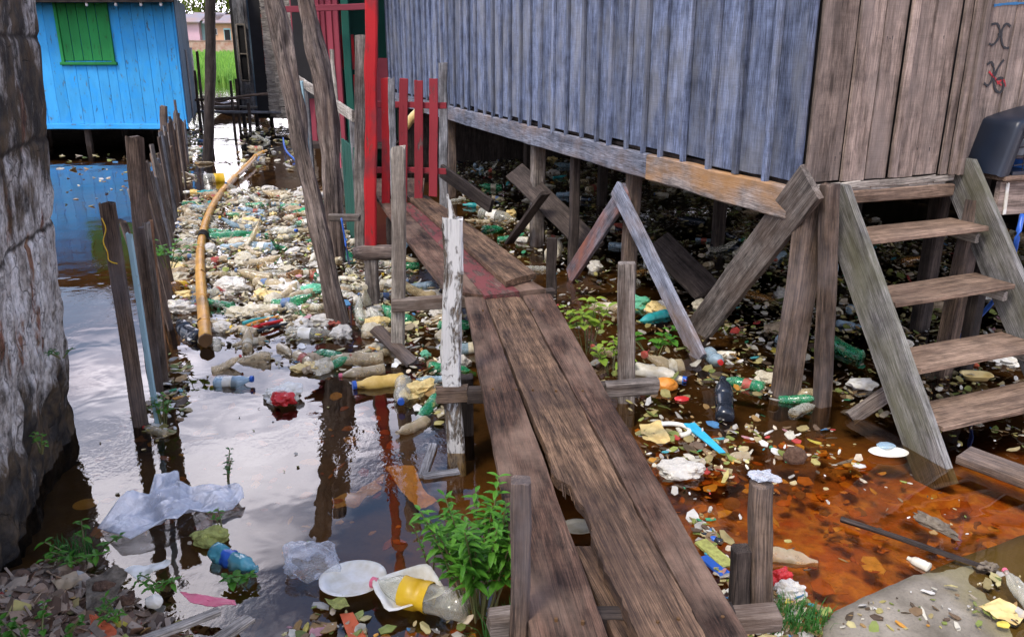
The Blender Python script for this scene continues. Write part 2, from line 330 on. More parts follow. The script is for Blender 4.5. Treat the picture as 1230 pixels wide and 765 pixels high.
# ================================================================== SETTING
# water: clear brown film over the bed, mirror at a low angle
def water_mat():
    m, nt, b = newmat('canal_water'); out = nt.nodes['Material Output']; nt.nodes.remove(b)
    tcx = nd(nt, 'ShaderNodeTexCoord').outputs['Object']
    n1 = noi(nt, mapv(nt, tcx, (1.3, 1, 1)), 26., 2., .5)
    n2 = noi(nt, tcx, 3.0, 2., .5, .4)
    patch = ramp(nt, noi(nt, mapv(nt, tcx, (1, 1, 1), (.3, .35, 0)), .9, 2., .5), [(.50, g(.03)), (.66, g(1))])
    h = mth(nt, 'ADD', mth(nt, 'MULTIPLY', mth(nt, 'MULTIPLY', n1, patch), .0015), mth(nt, 'MULTIPLY', n2, .0035))
    bp = nd(nt, 'ShaderNodeBump', {'Height': h, 'Strength': 1., 'Distance': 1.}).outputs[0]
    fr = nd(nt, 'ShaderNodeFresnel', {'IOR': 1.60, 'Normal': bp}).outputs[0]
    gl = nd(nt, 'ShaderNodeBsdfGlossy', {'Roughness': .015, 'Color': (1, 1, 1, 1), 'Normal': bp}).outputs[0]
    tn = noi(nt, tcx, .8, 4., .6)
    tcol = ramp(nt, tn, [(.35, (.72, .57, .36)), (.7, (.88, .75, .52))])
    tr = nd(nt, 'ShaderNodeBsdfTransparent', {'Color': tcol}).outputs[0]
    ms = nd(nt, 'ShaderNodeMixShader', {0: fr, 1: tr, 2: gl}); nt.links.new(ms.outputs[0], out.inputs[0])
    return m
M['water'] = water_mat()
def bed_mat():
    m, nt, b = newmat('silty_bed')
    tcx = nd(nt, 'ShaderNodeTexCoord').outputs['Object']
    vo = nd(nt, 'ShaderNodeTexVoronoi', {'Vector': mix(nt, .25, tcx, nd(nt, 'ShaderNodeTexNoise', {'Vector': tcx, 'Scale': 3.}).outputs[1]), 'Scale': 8., 'Randomness': 1.})
    hue = nd(nt, 'ShaderNodeSeparateColor', {0: vo.outputs['Color']}).outputs[0]
    lf = ramp(nt, hue, [(0, (.50, .18, .02)), (.35, (.72, .28, .03)), (.55, (.38, .11, .015)), (.75, (.80, .46, .09)), (1, (.55, .12, .015))])
    big = noi(nt, tcx, 1.3, 5., .6)
    soft = ramp(nt, noi(nt, tcx, 4.5, 4., .55), [(.32, (.24, .06, .01)), (.45, (.62, .15, .016)), (.53, (.82, .33, .04)), (.62, (.42, .09, .012)), (.72, (.65, .13, .015))])
    c = mix(nt, .30, soft, lf)
    c = mix(nt, ramp(nt, big, [(.42, g(.25)), (.58, g(1.))]), (.15, .06, .016), c)
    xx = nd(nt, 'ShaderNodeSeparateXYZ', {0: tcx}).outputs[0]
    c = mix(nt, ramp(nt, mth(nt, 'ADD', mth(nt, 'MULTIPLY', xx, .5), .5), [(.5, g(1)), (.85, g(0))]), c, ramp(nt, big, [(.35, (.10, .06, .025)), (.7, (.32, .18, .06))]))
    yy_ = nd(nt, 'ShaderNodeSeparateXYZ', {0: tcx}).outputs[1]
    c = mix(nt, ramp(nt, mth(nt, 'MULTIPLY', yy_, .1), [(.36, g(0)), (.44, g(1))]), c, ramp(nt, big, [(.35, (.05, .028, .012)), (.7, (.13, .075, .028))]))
    c = mix(nt, ramp(nt, noi(nt, tcx, 20., 6., .7), [(.5, g(.0)), (.75, g(.6))]), c, (.10, .04, .012))
    # dry shore soil where the bed stands out of the water
    z = nd(nt, 'ShaderNodeSeparateXYZ', {0: tcx}).outputs[2]
    c = mix(nt, ramp(nt, mth(nt, 'ADD', z, .5), [(.48, g(0)), (.53, g(1))]), c, (.09, .065, .045))
    nt.links.new(c, b.inputs['Base Color']); b.inputs['Roughness'].default_value = .8
    bp = nd(nt, 'ShaderNodeBump', {'Height': noi(nt, tcx, 40., 6.), 'Strength': .5, 'Distance': .01}); nt.links.new(bp.outputs[0], b.inputs['Normal'])
    return m
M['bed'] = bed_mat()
def shore_h(x, y):
    """height of the bed: shore at the near left, a rise beside the near boardwalk"""
    s = lambda a, b, t: max(0., min(1., (t-a)/(b-a)))**2*(3 - 2*max(0., min(1., (t-a)/(b-a))))
    edge = 2.98 - .55*s(-1.9, -.9, x) - .55*s(-.95, -.35, x)
    left = s(edge + .30, edge - .45, y)*s(-.15, -.7, x)
    right = s(2.45, 2.0, y + .25*(x-.7))*s(.45, .75, x)*s(3.3, 2.5, x)*0
    n = noise.noise(Vector((x*2.5, y*2.5, 1)))
    return -.15 + .035*n + .205*left + .02*noise.noise(Vector((x*9, y*9, 5)))*left
def grid(mb, x0, x1, y0, y1, nx, ny, fz):
    vs_ = []; fs = []
    for j_ in range(ny+1):
        for i in range(nx+1):
            x = x0 + (x1-x0)*i/nx; y = y0 + (y1-y0)*j_/ny; vs_.append((x, y, fz(x, y)))
    for j_ in range(ny):
        for i in range(nx): a = j_*(nx+1)+i; fs.append((a, a+1, a+nx+2, a+nx+1))
    mb.add(vs_, fs)
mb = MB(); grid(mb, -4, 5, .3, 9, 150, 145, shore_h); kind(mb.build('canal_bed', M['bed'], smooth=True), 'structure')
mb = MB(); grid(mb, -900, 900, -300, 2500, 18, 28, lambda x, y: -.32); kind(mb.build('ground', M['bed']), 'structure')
mb = MB(); mb.add([(-120, -30, 0), (60, -30, 0), (60, 44.5, 0), (-120, 44.5, 0)], [(0, 1, 2, 3)]); kind(mb.build('water', M['water']), 'structure')
# far meadow and bank
mg = plain('bank_grass_soil', (.10, .22, .03), .9, (.16, .30, .05), .35)
mb = MB(); grid(mb, -160, 90, 43.5, 116, 50, 20, lambda x, y: (.02 + .35*min(1, (y-43.5)/12) + .15*noise.noise(Vector((x*.2, y*.2, 0)))) if y > 43.6 else -.25); kind(mb.build('far_bank', mg, smooth=True), 'structure')
mb = MB()
for i in range(9000):
    y = 43.5 + 70*rng.random()**1.6; x = -.36*y + rng.uniform(-.11, .13)*y*1.6; h = rng.uniform(.25, .7); a = rng.uniform(0, 3.14); w = rng.uniform(.03, .09)*y/50
    z = .02 + .35*min(1, (y-43.5)/12); dx, dy = math.cos(a)*w, math.sin(a)*w; lx = rng.uniform(-.2, .2)
    k_ = rng.random(); c = (.10+.10*k_, .26+.13*k_, .03+.02*k_)
    mb.add([(x-dx, y-dy, z-.05), (x+dx, y+dy, z-.05), (x+lx+dx*.3, y, z+h), (x+lx-dx*.3, y, z+h)], [(0, 1, 2, 3)], None, None, c)
kind(mb.build('meadow_grass', M['litter']), 'stuff')['label'] = 'green floating meadow grass across the river'

# ---- concrete slab, near right, sloping under the water
def conc():
    m, nt, b = newmat('stained_concrete'); tcx = nd(nt, 'ShaderNodeTexCoord').outputs['Object']
    c = ramp(nt, noi(nt, tcx, 3., 8., .65), [(.3, (.09, .075, .05)), (.5, (.22, .19, .145)), (.7, (.36, .32, .255))])
    c = mix(nt, ramp(nt, noi(nt, tcx, 1.5, 5., .6), [(.52, g(0)), (.64, g(.75))]), c, (.10, .095, .045))
    c = mix(nt, ramp(nt, noi(nt, tcx, 90., 4., .7), [(.5, g(0)), (.75, g(.5))]), c, (.08, .07, .06))
    z = nd(nt, 'ShaderNodeSeparateXYZ', {0: tcx}).outputs[2]
    c = mix(nt, ramp(nt, mth(nt, 'ADD', mth(nt, 'ADD', z, mth(nt, 'MULTIPLY', noi(nt, tcx, 7.), .03)), .5), [(.505, g(1)), (.53, g(0))]), c, (.20, .17, .06))
    nt.links.new(c, b.inputs['Base Color']); b.inputs['Roughness'].default_value = .85
    bp = nd(nt, 'ShaderNodeBump', {'Height': noi(nt, tcx, 25., 9., .7), 'Strength': .6, 'Distance': .012}); nt.links.new(bp.outputs[0], b.inputs['Normal'])
    return m
M['concrete'] = conc()
edge_px = [(955, 880), (978, 800), (992, 748), (1004, 737), (1050, 714), (1110, 688), (1165, 662), (1230, 634), (1330, 600)]
ep = [P(u, v, 0) for u, v in edge_px]
mb = MB(); vs_, fs = [], []; NR = 26; NS = 60
for i in range(NS+1):
    s = i/NS*(len(ep)-1); k = min(int(s), len(ep)-2); e = ep[k].lerp(ep[k+1], s-k)
    for r in range(NR+1):
        t = r/NR; x = e.x + t*.55*1.2 + .012*noise.noise(Vector((i*.3, 0, 0))); y = e.y - t*1.5 + .012*noise.noise(Vector((i*.35, 3, 0)))
        z = .034 - .016*max(0, min(1, (e.x-1.05)/.55)) - .07*max(0., x - 1.58) + .02*max(0, x-2.1) + .010*noise.noise(Vector((x*3, y*3, 0))) + .004*noise.noise(Vector((x*20, y*20, 0))) - (.012 if r == 0 else 0)
        vs_.append((x, y, z))
    e2 = vs_[-NR-1]; vs_.append((e2[0]-.01, e2[1]+.01, -.14))
W_ = NR+2
for i in range(NS):
    for r in range(NR): a = i*W_+r; fs.append((a, a+W_, a+W_+1, a+1))
    fs.append((i*W_, i*W_+NR+1, (i+1)*W_+NR+1, (i+1)*W_))
mb.add(vs_, fs); kind(mb.build('pavement', M['concrete'], smooth=True), 'structure')

# ================================================================== OLD WALL (left)
def oldwall_mat():
    m, nt, b = newmat('eroded_limewashed_wall'); tcx = nd(nt, 'ShaderNodeTexCoord').outputs['Object']
    z = nd(nt, 'ShaderNodeSeparateXYZ', {0: tcx}).outputs[2]
    base = ramp(nt, noi(nt, mapv(nt, tcx, (2.4, 2.4, 1.9)), 3., 10., .72), [(.30, (.12, .10, .085)), (.43, (.40, .37, .34)), (.58, (.72, .71, .70))])
    brick = ramp(nt, noi(nt, mapv(nt, tcx, (2, 2, .8), (4, 1, 2)), 2.6, 7., .6), [(.59, g(0)), (.64, g(.95))])
    base = mix(nt, brick, base, ramp(nt, noi(nt, tcx, 12.), [(.4, (.20, .08, .05)), (.62, (.26, .15, .08))]))
    base = mix(nt, .85, base, ramp(nt, noi(nt, mapv(nt, tcx, (1, 1, .8)), 26., 10., .78), [(.38, g(.25)), (.53, g(1.12))]), 'MULTIPLY')
    # black mould, heavier high up and along the foot
    hi = ramp(nt, z, [(0., g(.36)), (.28, g(.30)), (.46, g(.10)), (.75, g(.02)), (1., g(.0))])
    hi2 = ramp(nt, mth(nt, 'MULTIPLY', z, .4), [(.42, g(0)), (.56, g(.14)), (.70, g(.20)), (1, g(.26))])
    mn = noi(nt, mapv(nt, tcx, (2.0, 2.0, 1.05)), 2.4, 10., .70, .2)
    mk = ramp(nt, mth(nt, 'ADD', mth(nt, 'ADD', mn, hi), hi2), [(.55, g(0)), (.70, g(.96))])
    base = mix(nt, mk, base, ramp(nt, noi(nt, tcx, 9., 5.), [(.4, (.018, .016, .015)), (.7, (.11, .075, .04))]))
    zn = mth(nt, 'ADD', z, mth(nt, 'MULTIPLY', noi(nt, tcx, 2.5, 6., .6), .16))
    for zj in (2.10, 1.64, 1.24, 2.58):
        jl = ramp(nt, mth(nt, 'ABSOLUTE', mth(nt, 'SUBTRACT', zn, zj)), [(.004, g(.85)), (.020, g(0))]); base = mix(nt, jl, base, (.022, .018, .015))
    ck = nd(nt, 'ShaderNodeTexVoronoi', {'Vector': mix(nt, .22, mapv(nt, tcx, (1, 1, .45)), nd(nt, 'ShaderNodeTexNoise', {'Vector': tcx, 'Scale': 4., 'Detail': 6.}).outputs[1]), 'Scale': 5.}, feature='DISTANCE_TO_EDGE').outputs[0]
    cm_ = ramp(nt, ck, [(.0, g(.5)), (.014, g(0))])
    base = mix(nt, cm_, base, (.03, .025, .02))
    nt.links.new(base, b.inputs['Base Color']); b.inputs['Roughness'].default_value = .92; b.inputs['Specular IOR Level'].default_value = .15
    hh = mth(nt, 'SUBTRACT', noi(nt, mapv(nt, tcx, (1, 1, .5)), 14., 9., .7), mth(nt, 'MULTIPLY', cm_, .5))
    bp = nd(nt, 'ShaderNodeBump', {'Height': hh, 'Strength': .9, 'Distance': .035}); nt.links.new(bp.outputs[0], b.inputs['Normal'])
    return m
M['oldwall'] = oldwall_mat()
def build_old_wall():
    path = [Vector((-1.54, 1.05)), Vector((-2.06, 3.05)), Vector((-2.37, 4.10)), Vector((-2.43, 4.16)), Vector((-3.3, 4.22)), Vector((-3.3, 1.05))]
    pts = []
    for a, b in zip(path[:-1], path[1:]):
        n = max(1, int((b-a).length/(.022 if a.x > -2.5 else .3)))
        for i in range(n): pts.append(a.lerp(b, i/n))
    pts.append(path[-1]); nz_ = 150; H_ = 3.3; vs_, fs = [], []; N = len(pts)
    for k in range(nz_+1):
        z = -.2 + H_*k/nz_
        for i, p in enumerate(pts):
            q = pts[min(i+1, N-1)] - pts[max(i-1, 0)]; nrm = Vector((q.y, -q.x)).normalized()
            low = max(0, min(1, (1.5 - z)/1.2))
            s = Vector((p.x*1.0, p.y*2.2, z*1.0))
            d = .035*noise.noise(Vector((p.x*2, p.y*2, z*1.2))) + low*.04*noise.noise(Vector((p.x*8, p.y*8, z*3.0))) + (.005 + .016*low)*noise.noise(Vector((p.x*20, p.y*20, z*12)))
            for zj in (2.02, 1.56, 1.16, 2.5): # mortar joints, worn
                dj = abs(z - zj - .04*noise.noise(Vector((p.y*2, zj, 0)))); d -= .012*max(0, 1 - dj/.03) if z > 1.05 else 0
            d += .02*max(0, .35 - z)*noise.noise(Vector((p.y*5, z*5, 7)))
            vs_.append((p.x + .085*z - .02 + nrm.x*d, p.y + nrm.y*d, z))
    for k in range(nz_):
        for i in range(N-1): a = k*N+i; fs.append((a, a+1, a+N+1, a+N))
        a = k*N + N-1; fs.append((a, k*N, (k+1)*N, a+N))
    fs.append(tuple(nz_*N + i for i in range(N)))
    mb = MB(); mb.add(vs_, fs); return mb.build('old_wall', M['oldwall'], smooth=True)
tag(build_old_wall(), 'eroded whitewashed masonry wall with black mould rising from the water on the left', 'wall')

# ================================================================== BLUE HOUSE
def wall_boards(mb, A, B, z0, z1, w=.17, t=.022, batten=0., jz=.02, n=6, m=0, zj1=0., gap=.004, proud=1):
    """upright boards between plan points A and B"""
    A, B = Vector((A[0], A[1], 0)), Vector((B[0], B[1], 0)); d = (B-A); L = d.length; d /= L; nr = Vector((d.y, -d.x, 0))*proud; x = 0
    while x < L - .02:
        ww = min(w*rng.uniform(.82, 1.2), L - x)
        c = A + d*(x + ww/2) + nr*rng.uniform(-.003, .003); za = z0 + rng.uniform(-jz, jz)
        board(mb, c + Vector((0, 0, za)), c + Vector((0, 0, z1)), ww - gap, t, d, n=n, j=.0015, rag=.004, m=m)
        if batten:
            c2 = A + d*(x + ww) + nr*(t/2 + .012) if False else A + d*(x + ww) + nr*(t*.5 + .0165)
            board(mb, c2 + Vector((0, 0, z0 - .03 - rng.uniform(0, jz*2))), c2 + Vector((0, 0, z1 - .002)), batten*rng.uniform(.85, 1.2), .030, d, n=n, j=.0015, rag=.004, m=m)
        x += ww
HY = 16.9
bh = thing('blue_house', 'bright sky blue plank house on stilts with a green shutter', 'house', (-7, HY, 0))
xr = Q(225, 146, HY).x; xl = Q(-160, 146, HY).x
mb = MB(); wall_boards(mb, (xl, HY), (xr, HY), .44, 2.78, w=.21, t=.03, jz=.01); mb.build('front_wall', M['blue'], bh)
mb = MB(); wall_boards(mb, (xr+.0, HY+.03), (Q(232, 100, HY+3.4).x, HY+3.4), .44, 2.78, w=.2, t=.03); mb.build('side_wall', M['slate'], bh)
mb = MB(); slab(mb, ((xl+xr)/2-.75, HY+1.8, .40), xr-xl-1.5, 3.4, .06); slab(mb, ((xl+xr)/2-1.3, HY+3.45, .95), xr-xl, .05, 1.9+1.6); mb.build('floor_frame', M['darkwood'], bh)
mb = MB(); board(mb, (xl, HY-.05, .40), (xr+.02, HY-.05, .40), .06, .10, (0, 1, 0)); mb.build('sill_beam', M['blue'], bh)
for u in (-60, 20, 108, 214):
    p = P(u, 179); mb = MB(); x = Q(u, 179, HY+.1).x; board(mb, (x, HY+.12, -.3), (x, HY+.12, .40), .11, .10, (1, 0, 0)); mb.build('stilt', M['darkwood'], bh)
for u in (-60, 60, 150):
    x = Q(u, 160, HY+2).x; mb = MB(); board(mb, (x, HY+2, -.3), (x, HY+2, .40), .11, .10, (1, 0, 0)); mb.build('stilt', M['darkwood'], bh)
wx0, wx1 = Q(74, 40, HY).x, Q(131, 40, HY).x; wz1, wz0 = Q(100, 4, HY).z, Q(100, 73, HY).z
win = MB()
for a, b in (((wx0-.03, wz0-.03), (wx0-.03, wz1+.03)), ((wx1+.03, wz0-.03), (wx1+.03, wz1+.03))): board(win, (a[0], HY-.045, a[1]), (b[0], HY-.045, b[1]), .06, .05, (1, 0, 0), j=.001)
for zz in (wz0-.055, wz1+.055): board(win, (wx0-.09, HY-.045, zz), (wx1+.09, HY-.045, zz), .055, .055, (0, 0, 1), j=.001)
wf = win.build('window_frame', M['green'], bh)
mb = MB(); n_ = 5
for i in range(n_):
    xa = wx0 + (wx1-wx0)*(i+.5)/n_; board(mb, (xa, HY-.032, wz0), (xa, HY-.032, wz1), (wx1-wx0)/n_-.012, .02, (1, 0, 0), j=.001, n=3)
mb.build('shutter', M['green'], wf)
mb = MB(); vs_ = []
for i in range(80):
    x = xl-.2 + (xr-xl+.55)*i/79; dz = .018*math.sin(i*1.9)
    vs_ += [(x, HY-.55, 2.76+dz), (x, HY+4, 3.35+dz)]
mb.add(vs_, [(2*i, 2*i+2, 2*i+3, 2*i+1) for i in range(79)]); vv = [(a, b, c-.012) for a, b, c in vs_]; mb.add(vv, [(2*i, 2*i+1, 2*i+3, 2*i+2) for i in range(79)])
rf = mb.build('roof', M['tin'], bh)
mb = MB(); board(mb, (xl, HY-.5, 2.71), (xr+.2, HY-.5, 2.71), .06, .04, (0, 0, 1)); mb.build('fascia', M['darkwood'], rf)
for u in (105, 140, 170, 194):
    x = Q(u, 6, HY-.42).x; mb = MB(); tube(mb, [(x, HY-.45, 2.69), (x, HY-.45, 2.66), (x, HY-.45, 2.63), (x, HY-.45, 2.61)], [.012, .024, .028, .008], 10, grain=False); mb.build('lamp', M['bulb'], bh, smooth=True)

# grey plank shack and stacked boards behind the blue house
sh = thing('grey_shack', 'grey plank shack side wall just behind the blue house', 'shack', (-8, 20, 0))
a0, a1 = Q(228, 110, 18.2), Q(236, 110, 25)
mb = MB(); wall_boards(mb, (a0.x, 18.2), (a1.x, 25), .35, Q(232, 62, 20).z+.05, w=.16, jz=.12); mb.build('plank_wall', M['grey'], sh)
mb = MB(); wall_boards(mb, (a0.x+(a1.x-a0.x)*.353-.12, 20.6), (a1.x-.25, 25), 1.2, 3.3, w=.2); mb.build('upper_wall', M['grey'], sh)
mb = MB(); mb.add([(a0.x-.3, 18.4, 3.3), (a1.x-.1, 25, 3.3), (a1.x-2.5, 25, 3.8), (a0.x-2.5, 18.4, 3.8)], [(0, 1, 2, 3)]); mb.build('roof', M['tin'], sh)


# ================================================================== GREY SHINGLED SHACK (centre, far)
gs = thing('weathered_shack', 'weathered grey shack with shingle patches beside the far footbridge', 'shack', (-6.8, 22, 0))
def fx(u, y): return Q(u, 50, y).x
mb = MB(); wall_boards(mb, (fx(283, 22), 22), (fx(300, 22), 22), .3, 3.4, w=.14, jz=.06); mb.build('front_wall', M['grey'], gs)
mb = MB(); wall_boards(mb, (fx(300, 21.9), 21.9), (fx(319, 21.9), 21.9), .3, 3.0, w=.16); d_ = mb.build('door', M['slate'], gs)
mb = MB(); board(mb, (fx(314, 21.8), 21.85, 1.3), (fx(314, 21.8), 21.85, 1.45), .03, .04); mb.build('handle', M['wire'], d_)
mb = MB(); x0, x1 = fx(286, 21.95), fx(296, 21.95)
for xx in (x0, x1): board(mb, (xx, 21.93, 1.05), (xx, 21.93, 2.4), .035, .04, (1, 0, 0))
for zz in (1.05, 1.7, 2.4): board(mb, (x0, 21.93, zz), (x1, 21.93, zz), .035, .03, (0, 0, 1))
wf = mb.build('window_frame', M['pale'], gs); mb = MB(); slab(mb, ((x0+x1)/2, 21.965, 1.72), x1-x0, .01, 1.3); mb.build('pane', M['darkgap'], wf)
mb = MB(); xa, xb = fx(318, 20.4), fx(362, 19.6); zz = .35
while zz < 3.4:
    x = 0
    while x < 1:
        w = rng.uniform(.18, .34); xx = xa + (xb-xa)*min(1, x+w/2); yy = 20.4 - .8*min(1, x+w/2)
        if not (.02 < x < .2 and 1.45 < zz < 2.5): board(mb, (xx-(xb-xa)*w/2, yy+.0, zz+rng.uniform(-.03, .03)), (xx+(xb-xa)*w/2, yy-.01, zz+rng.uniform(-.03, .03)), .15, .02, (0, -.15, 1), n=2, j=.003)
        x += w
    zz += .13
mb.build('shingle_wall', M['pale'], gs)
mb = MB()
for zz in [1.4+.16*i for i in range(8)]:
    for q in range(3): x_ = xa + .03 + .12*q; slab(mb, (x_, 20.36+.02*q, zz), .105, .06, .14)
mb.build('brick_patch', plain('red_brick', (.30, .07, .045), .9, (.4, .14, .09), 9), gs)
mb = MB(); slab(mb, ((xa+xb)/2+.1, 20.9, 1.7), 1.9, .9, 2.9); slab(mb, (fx(300, 22.3)+.1, 23.0, 1.75), .9, 1.9, 2.9); mb.build('inner_wall', M['darkgap'], gs)
mb = MB(); board(mb, (fx(276, 21.3), 21.2, 3.05), (fx(350, 21.3), 21.2, 3.15), 1.2, .04, (0, 1, .2)); mb.build('roof', M['tin'], gs)
for u in (284, 300, 318, 345):
    mb = MB(); x = fx(u, 21.6); board(mb, (x, 21.6, -.3), (x, 21.6, .36), .09, .09, (1, 0, 0)); mb.build('stilt', M['darkwood'], gs)

# ================================================================== RED SHACK (maroon planks, green posts, dark doorway)
rs = thing('red_shack', 'maroon plank shack with dark green doorway behind the red gate', 'shack', (-2.7, 14.5, 0)); RY = 13.6
fx2 = lambda u, y=RY: Q(u, 100, y).x
mb = MB(); wall_boards(mb, (fx2(352, 14.4), 14.6), (fx2(412, 13.9), 13.9), .35, 4.2, w=.15, jz=.03, batten=.03); mb.build('plank_wall', M['maroon'], rs)
mb = MB(); slab(mb, (fx2(440, 14.9)+.6, 15.0, 2.0), 2.6, .1, 4.4); mb.build('back_panel', M['darkgreen'], rs)
mb = MB(); slab(mb, (fx2(372, 14.4), 14.25, 2.15), .34, .05, 2.1); mb.build('doorway', M['darkgap'], rs)
mb = MB(); board(mb, (fx2(420), RY, .4), (fx2(419), RY, 4), .12, .08, (1, 0, 0)); mb.build('door_post', M['darkgreen'], rs)
for (u0, v0, u1, v1) in ((408, 42, 427, 84), (415, 90, 428, 118), (430, 70, 470, 175), (408, 5, 415, 42)):
    p, q = Q(u0, v0, 14.2), Q(u1, v1, 14.2); mb = MB(); slab(mb, ((p.x+q.x)/2, 14.2, (p.z+q.z)/2), q.x-p.x, .03, p.z-q.z); mb.build('panel', M['red'] if u0 < 420 else M['maroon'], rs)
mb = MB(); board(mb, Q(340, 12, 13.4), Q(445, 8, 13.2), .09, .05, (0, 0, 1)); mb.build('eave_board', M['maroon'], rs); mb = MB(); board(mb, Vector((fx2(340), 14.4, 4.1)), Vector((fx2(470)+1, 14.4, 4.1)), 2.4, .05, (0, 1, .15)); mb.build('roof', M['maroon'], rs)
mb = MB(); slab(mb, (fx2(425, 14.5), 14.6, .36), 1.5, 1.4, .08); mb.build('floor', M['darkwood'], rs)
for u in (358, 395, 430):
    mb = MB(); x = fx2(u, 14.2); board(mb, (x, 14.2, -.3), (x, 14.2, .32), .1, .1, (1, 0, 0)); mb.build('stilt', M['darkwood'], rs)

# ================================================================== GREY HOUSE (right)
CORN = Vector((1.60, 4.60, 0)); DS = Vector((-.351, .936, 0)).normalized(); DE = Vector((.936, .351, 0)); NS_ = Vector((-.936, -.351, 0)); NF = Vector((.351, -.936, 0))
LS = 10.4; FZ = 1.26
gh = thing('plank_house', 'large plank house on stilts, blue-grey battened side and brown front', 'house', tuple(CORN))
mb = MB(); b0 = CORN + DS*LS
wall_boards(mb, (b0.x, b0.y), (CORN.x, CORN.y), FZ, 3.9, w=.27, t=.024, batten=.042, jz=.018, n=14); mb.build('side_wall', M['side'], gh)
mb = MB(); FL = 7.0; x = .012
widths = [(.235, 0), (.075, .012), (.10, .004), (.16, .0), (.05, .018), (.15, .006), (.19, .0), (.05, .014), (.05, .03), (.035, .045), (.29, .0), (.14, .0), (.2, 0), (.2, .01), (.22, 0), (.2, .01), (.22, 0), (.24, .012), (.2, 0), (.2, 0), (.2, 0), (.2, 0)] + [(.2, 0)]*13
for w_, off in widths:
    c = CORN + DE*(x + w_/2) + NF*off; dz = .0
    board(mb, c + NF*off*.7 + Vector((0, 0, FZ+dz+rng.uniform(-.006, .004))), c + NF*off*.7 + Vector((0, 0, 3.9)), w_-.011 if off < .01 else w_, .024, DE, n=14, j=.002, rag=.003); x += w_ if off < .015 or w_ > .08 else w_*.8
for i in range(46):
    c = CORN + DE*rng.uniform(.05, 2.0) + NF*.0135 + Vector((0, 0, FZ + .15 + .012*rng.gauss(0, 1) + rng.choice([0, 0, .62, 1.2])))
    h_ = rng.uniform(.006, .03); s_ = .0035; mb.add([c - DE*s_, c + DE*s_, c + DE*s_*.4 - Vector((0, 0, h_)), c - DE*s_*.4 - Vector((0, 0, h_))], [(0, 1, 2, 3)], m=1)
mb.build('front_wall', [M['front'], M['ink']], gh)
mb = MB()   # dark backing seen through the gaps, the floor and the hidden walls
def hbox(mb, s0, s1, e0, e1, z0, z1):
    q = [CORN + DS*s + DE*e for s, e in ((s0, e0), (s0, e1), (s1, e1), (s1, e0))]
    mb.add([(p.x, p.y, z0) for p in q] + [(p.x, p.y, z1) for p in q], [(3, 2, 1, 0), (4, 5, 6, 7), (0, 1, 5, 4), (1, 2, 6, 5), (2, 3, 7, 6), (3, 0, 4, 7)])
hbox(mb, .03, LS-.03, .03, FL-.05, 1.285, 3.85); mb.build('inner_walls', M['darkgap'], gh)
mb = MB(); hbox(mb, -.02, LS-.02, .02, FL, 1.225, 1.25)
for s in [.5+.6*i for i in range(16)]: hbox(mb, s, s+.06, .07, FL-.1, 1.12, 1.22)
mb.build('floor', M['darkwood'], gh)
mb = MB(); q = CORN + DS*(LS-.1); q2 = q + DE*FL; wall_boards(mb, (q.x+.1, q.y), (q2.x, q2.y), -.3, 1.2, w=.24, n=3); mb.build('added_screen_boards', M['darkwood'], gh)  # added boards: shut out bright water behind so the underside stays dark
mb = MB(); q = CORN + DE*(FL-.1) + DS*.8; q2 = CORN + DE*(FL-.1) + DS*LS; wall_boards(mb, (q.x, q.y), (q2.x, q2.y), -.3, 1.2, w=.24, n=3); mb.build('added_screen_boards', M['darkwood'], gh)  # same added screen along the unseen right side, blocking light
mb = MB(); board(mb, CORN + DS*1.65 + NS_*.015 + Vector((0, 0, 1.13)), CORN + DS*LS + NS_*.015 + Vector((0, 0, 1.13)), .18, .055, (0, 0, 1), n=30, bow=.0); mb.build('beam', M['beam'], gh)
mb = MB(); board(mb, CORN + DS*.05 + NS_*.017 + Vector((0, 0, 1.135)), CORN + DS*1.645 + NS_*.017 + Vector((0, 0, 1.13)), .185, .06, (0, 0, 1), n=30); mb.build('beam', M['beamrust'], gh)['label'] = 'ochre stained near end of the side beam'
mb = MB(); board(mb, CORN + DE*.10 + NF*.02 + Vector((0, 0, 1.165)), CORN + DE*1.08 + NF*.02 + Vector((0, 0, 1.165)), .075, .05, (0, 0, 1)); mb.build('front_beam', M['tread'], gh)
mb = MB()
for i in range(7):
    a = .08 + .14*i; board(mb, CORN + DE*a + NF*.033 + Vector((0, 0, 1.232)), CORN + DE*(a+.15) + NF*.033 + Vector((0, 0, 1.238)), .035, .014, (0, 0, 1), j=.004, n=3)
    a = .04 + .14*i; board(mb, CORN + DE*a + NF*.026 + Vector((0, 0, 1.212)), CORN + DE*(a+.14) + NF*.026 + Vector((0, 0, 1.214)), .03, .012, (0, 0, 1), j=.004, n=3)
mb.build('splintered_sill', M['pale'], gh)
# writing sprayed on the front: blue line, OC, 06
def onfront(u, v, off=.0165):
    n = NF; c = CORN + n*off; r = ray(u, v); o = Vector((0, 0, CAMZ)); t = (c - o).dot(n)/r.dot(n); return o + r*t
def stroke(mb, px, w):
    pts = [onfront(u, v) for u, v in px]; res = []
    for i in range(len(pts)-1):
        p0 = pts[max(0, i-1)]; p1 = pts[i]; p2 = pts[i+1]; p3 = pts[min(len(pts)-1, i+2)]
        for s in range(6):
            x = s/6; res.append(.5*((2*p1)+(p2-p0)*x+(2*p0-5*p1+4*p2-p3)*x*x+(-p0+3*p1-3*p2+p3)*x**3))
    res.append(pts[-1]); vs_ = []
    for i, p in enumerate(res):
        d = (res[min(i+1, len(res)-1)] - res[max(i-1, 0)]).normalized(); s = d.cross(NF)*w*.5*(.8 + .5*noise.noise(Vector((i*.5, w*99, 0)))); vs_ += [p - s, p + s, p + s - NF*.002, p - s - NF*.002]
    fs = []
    for i in range(len(res)-1): a = 4*i; fs += [(a, a+1, a+5, a+4), (a+1, a+2, a+6, a+5), (a+3, a, a+4, a+7)]
    mb.add(vs_, fs)
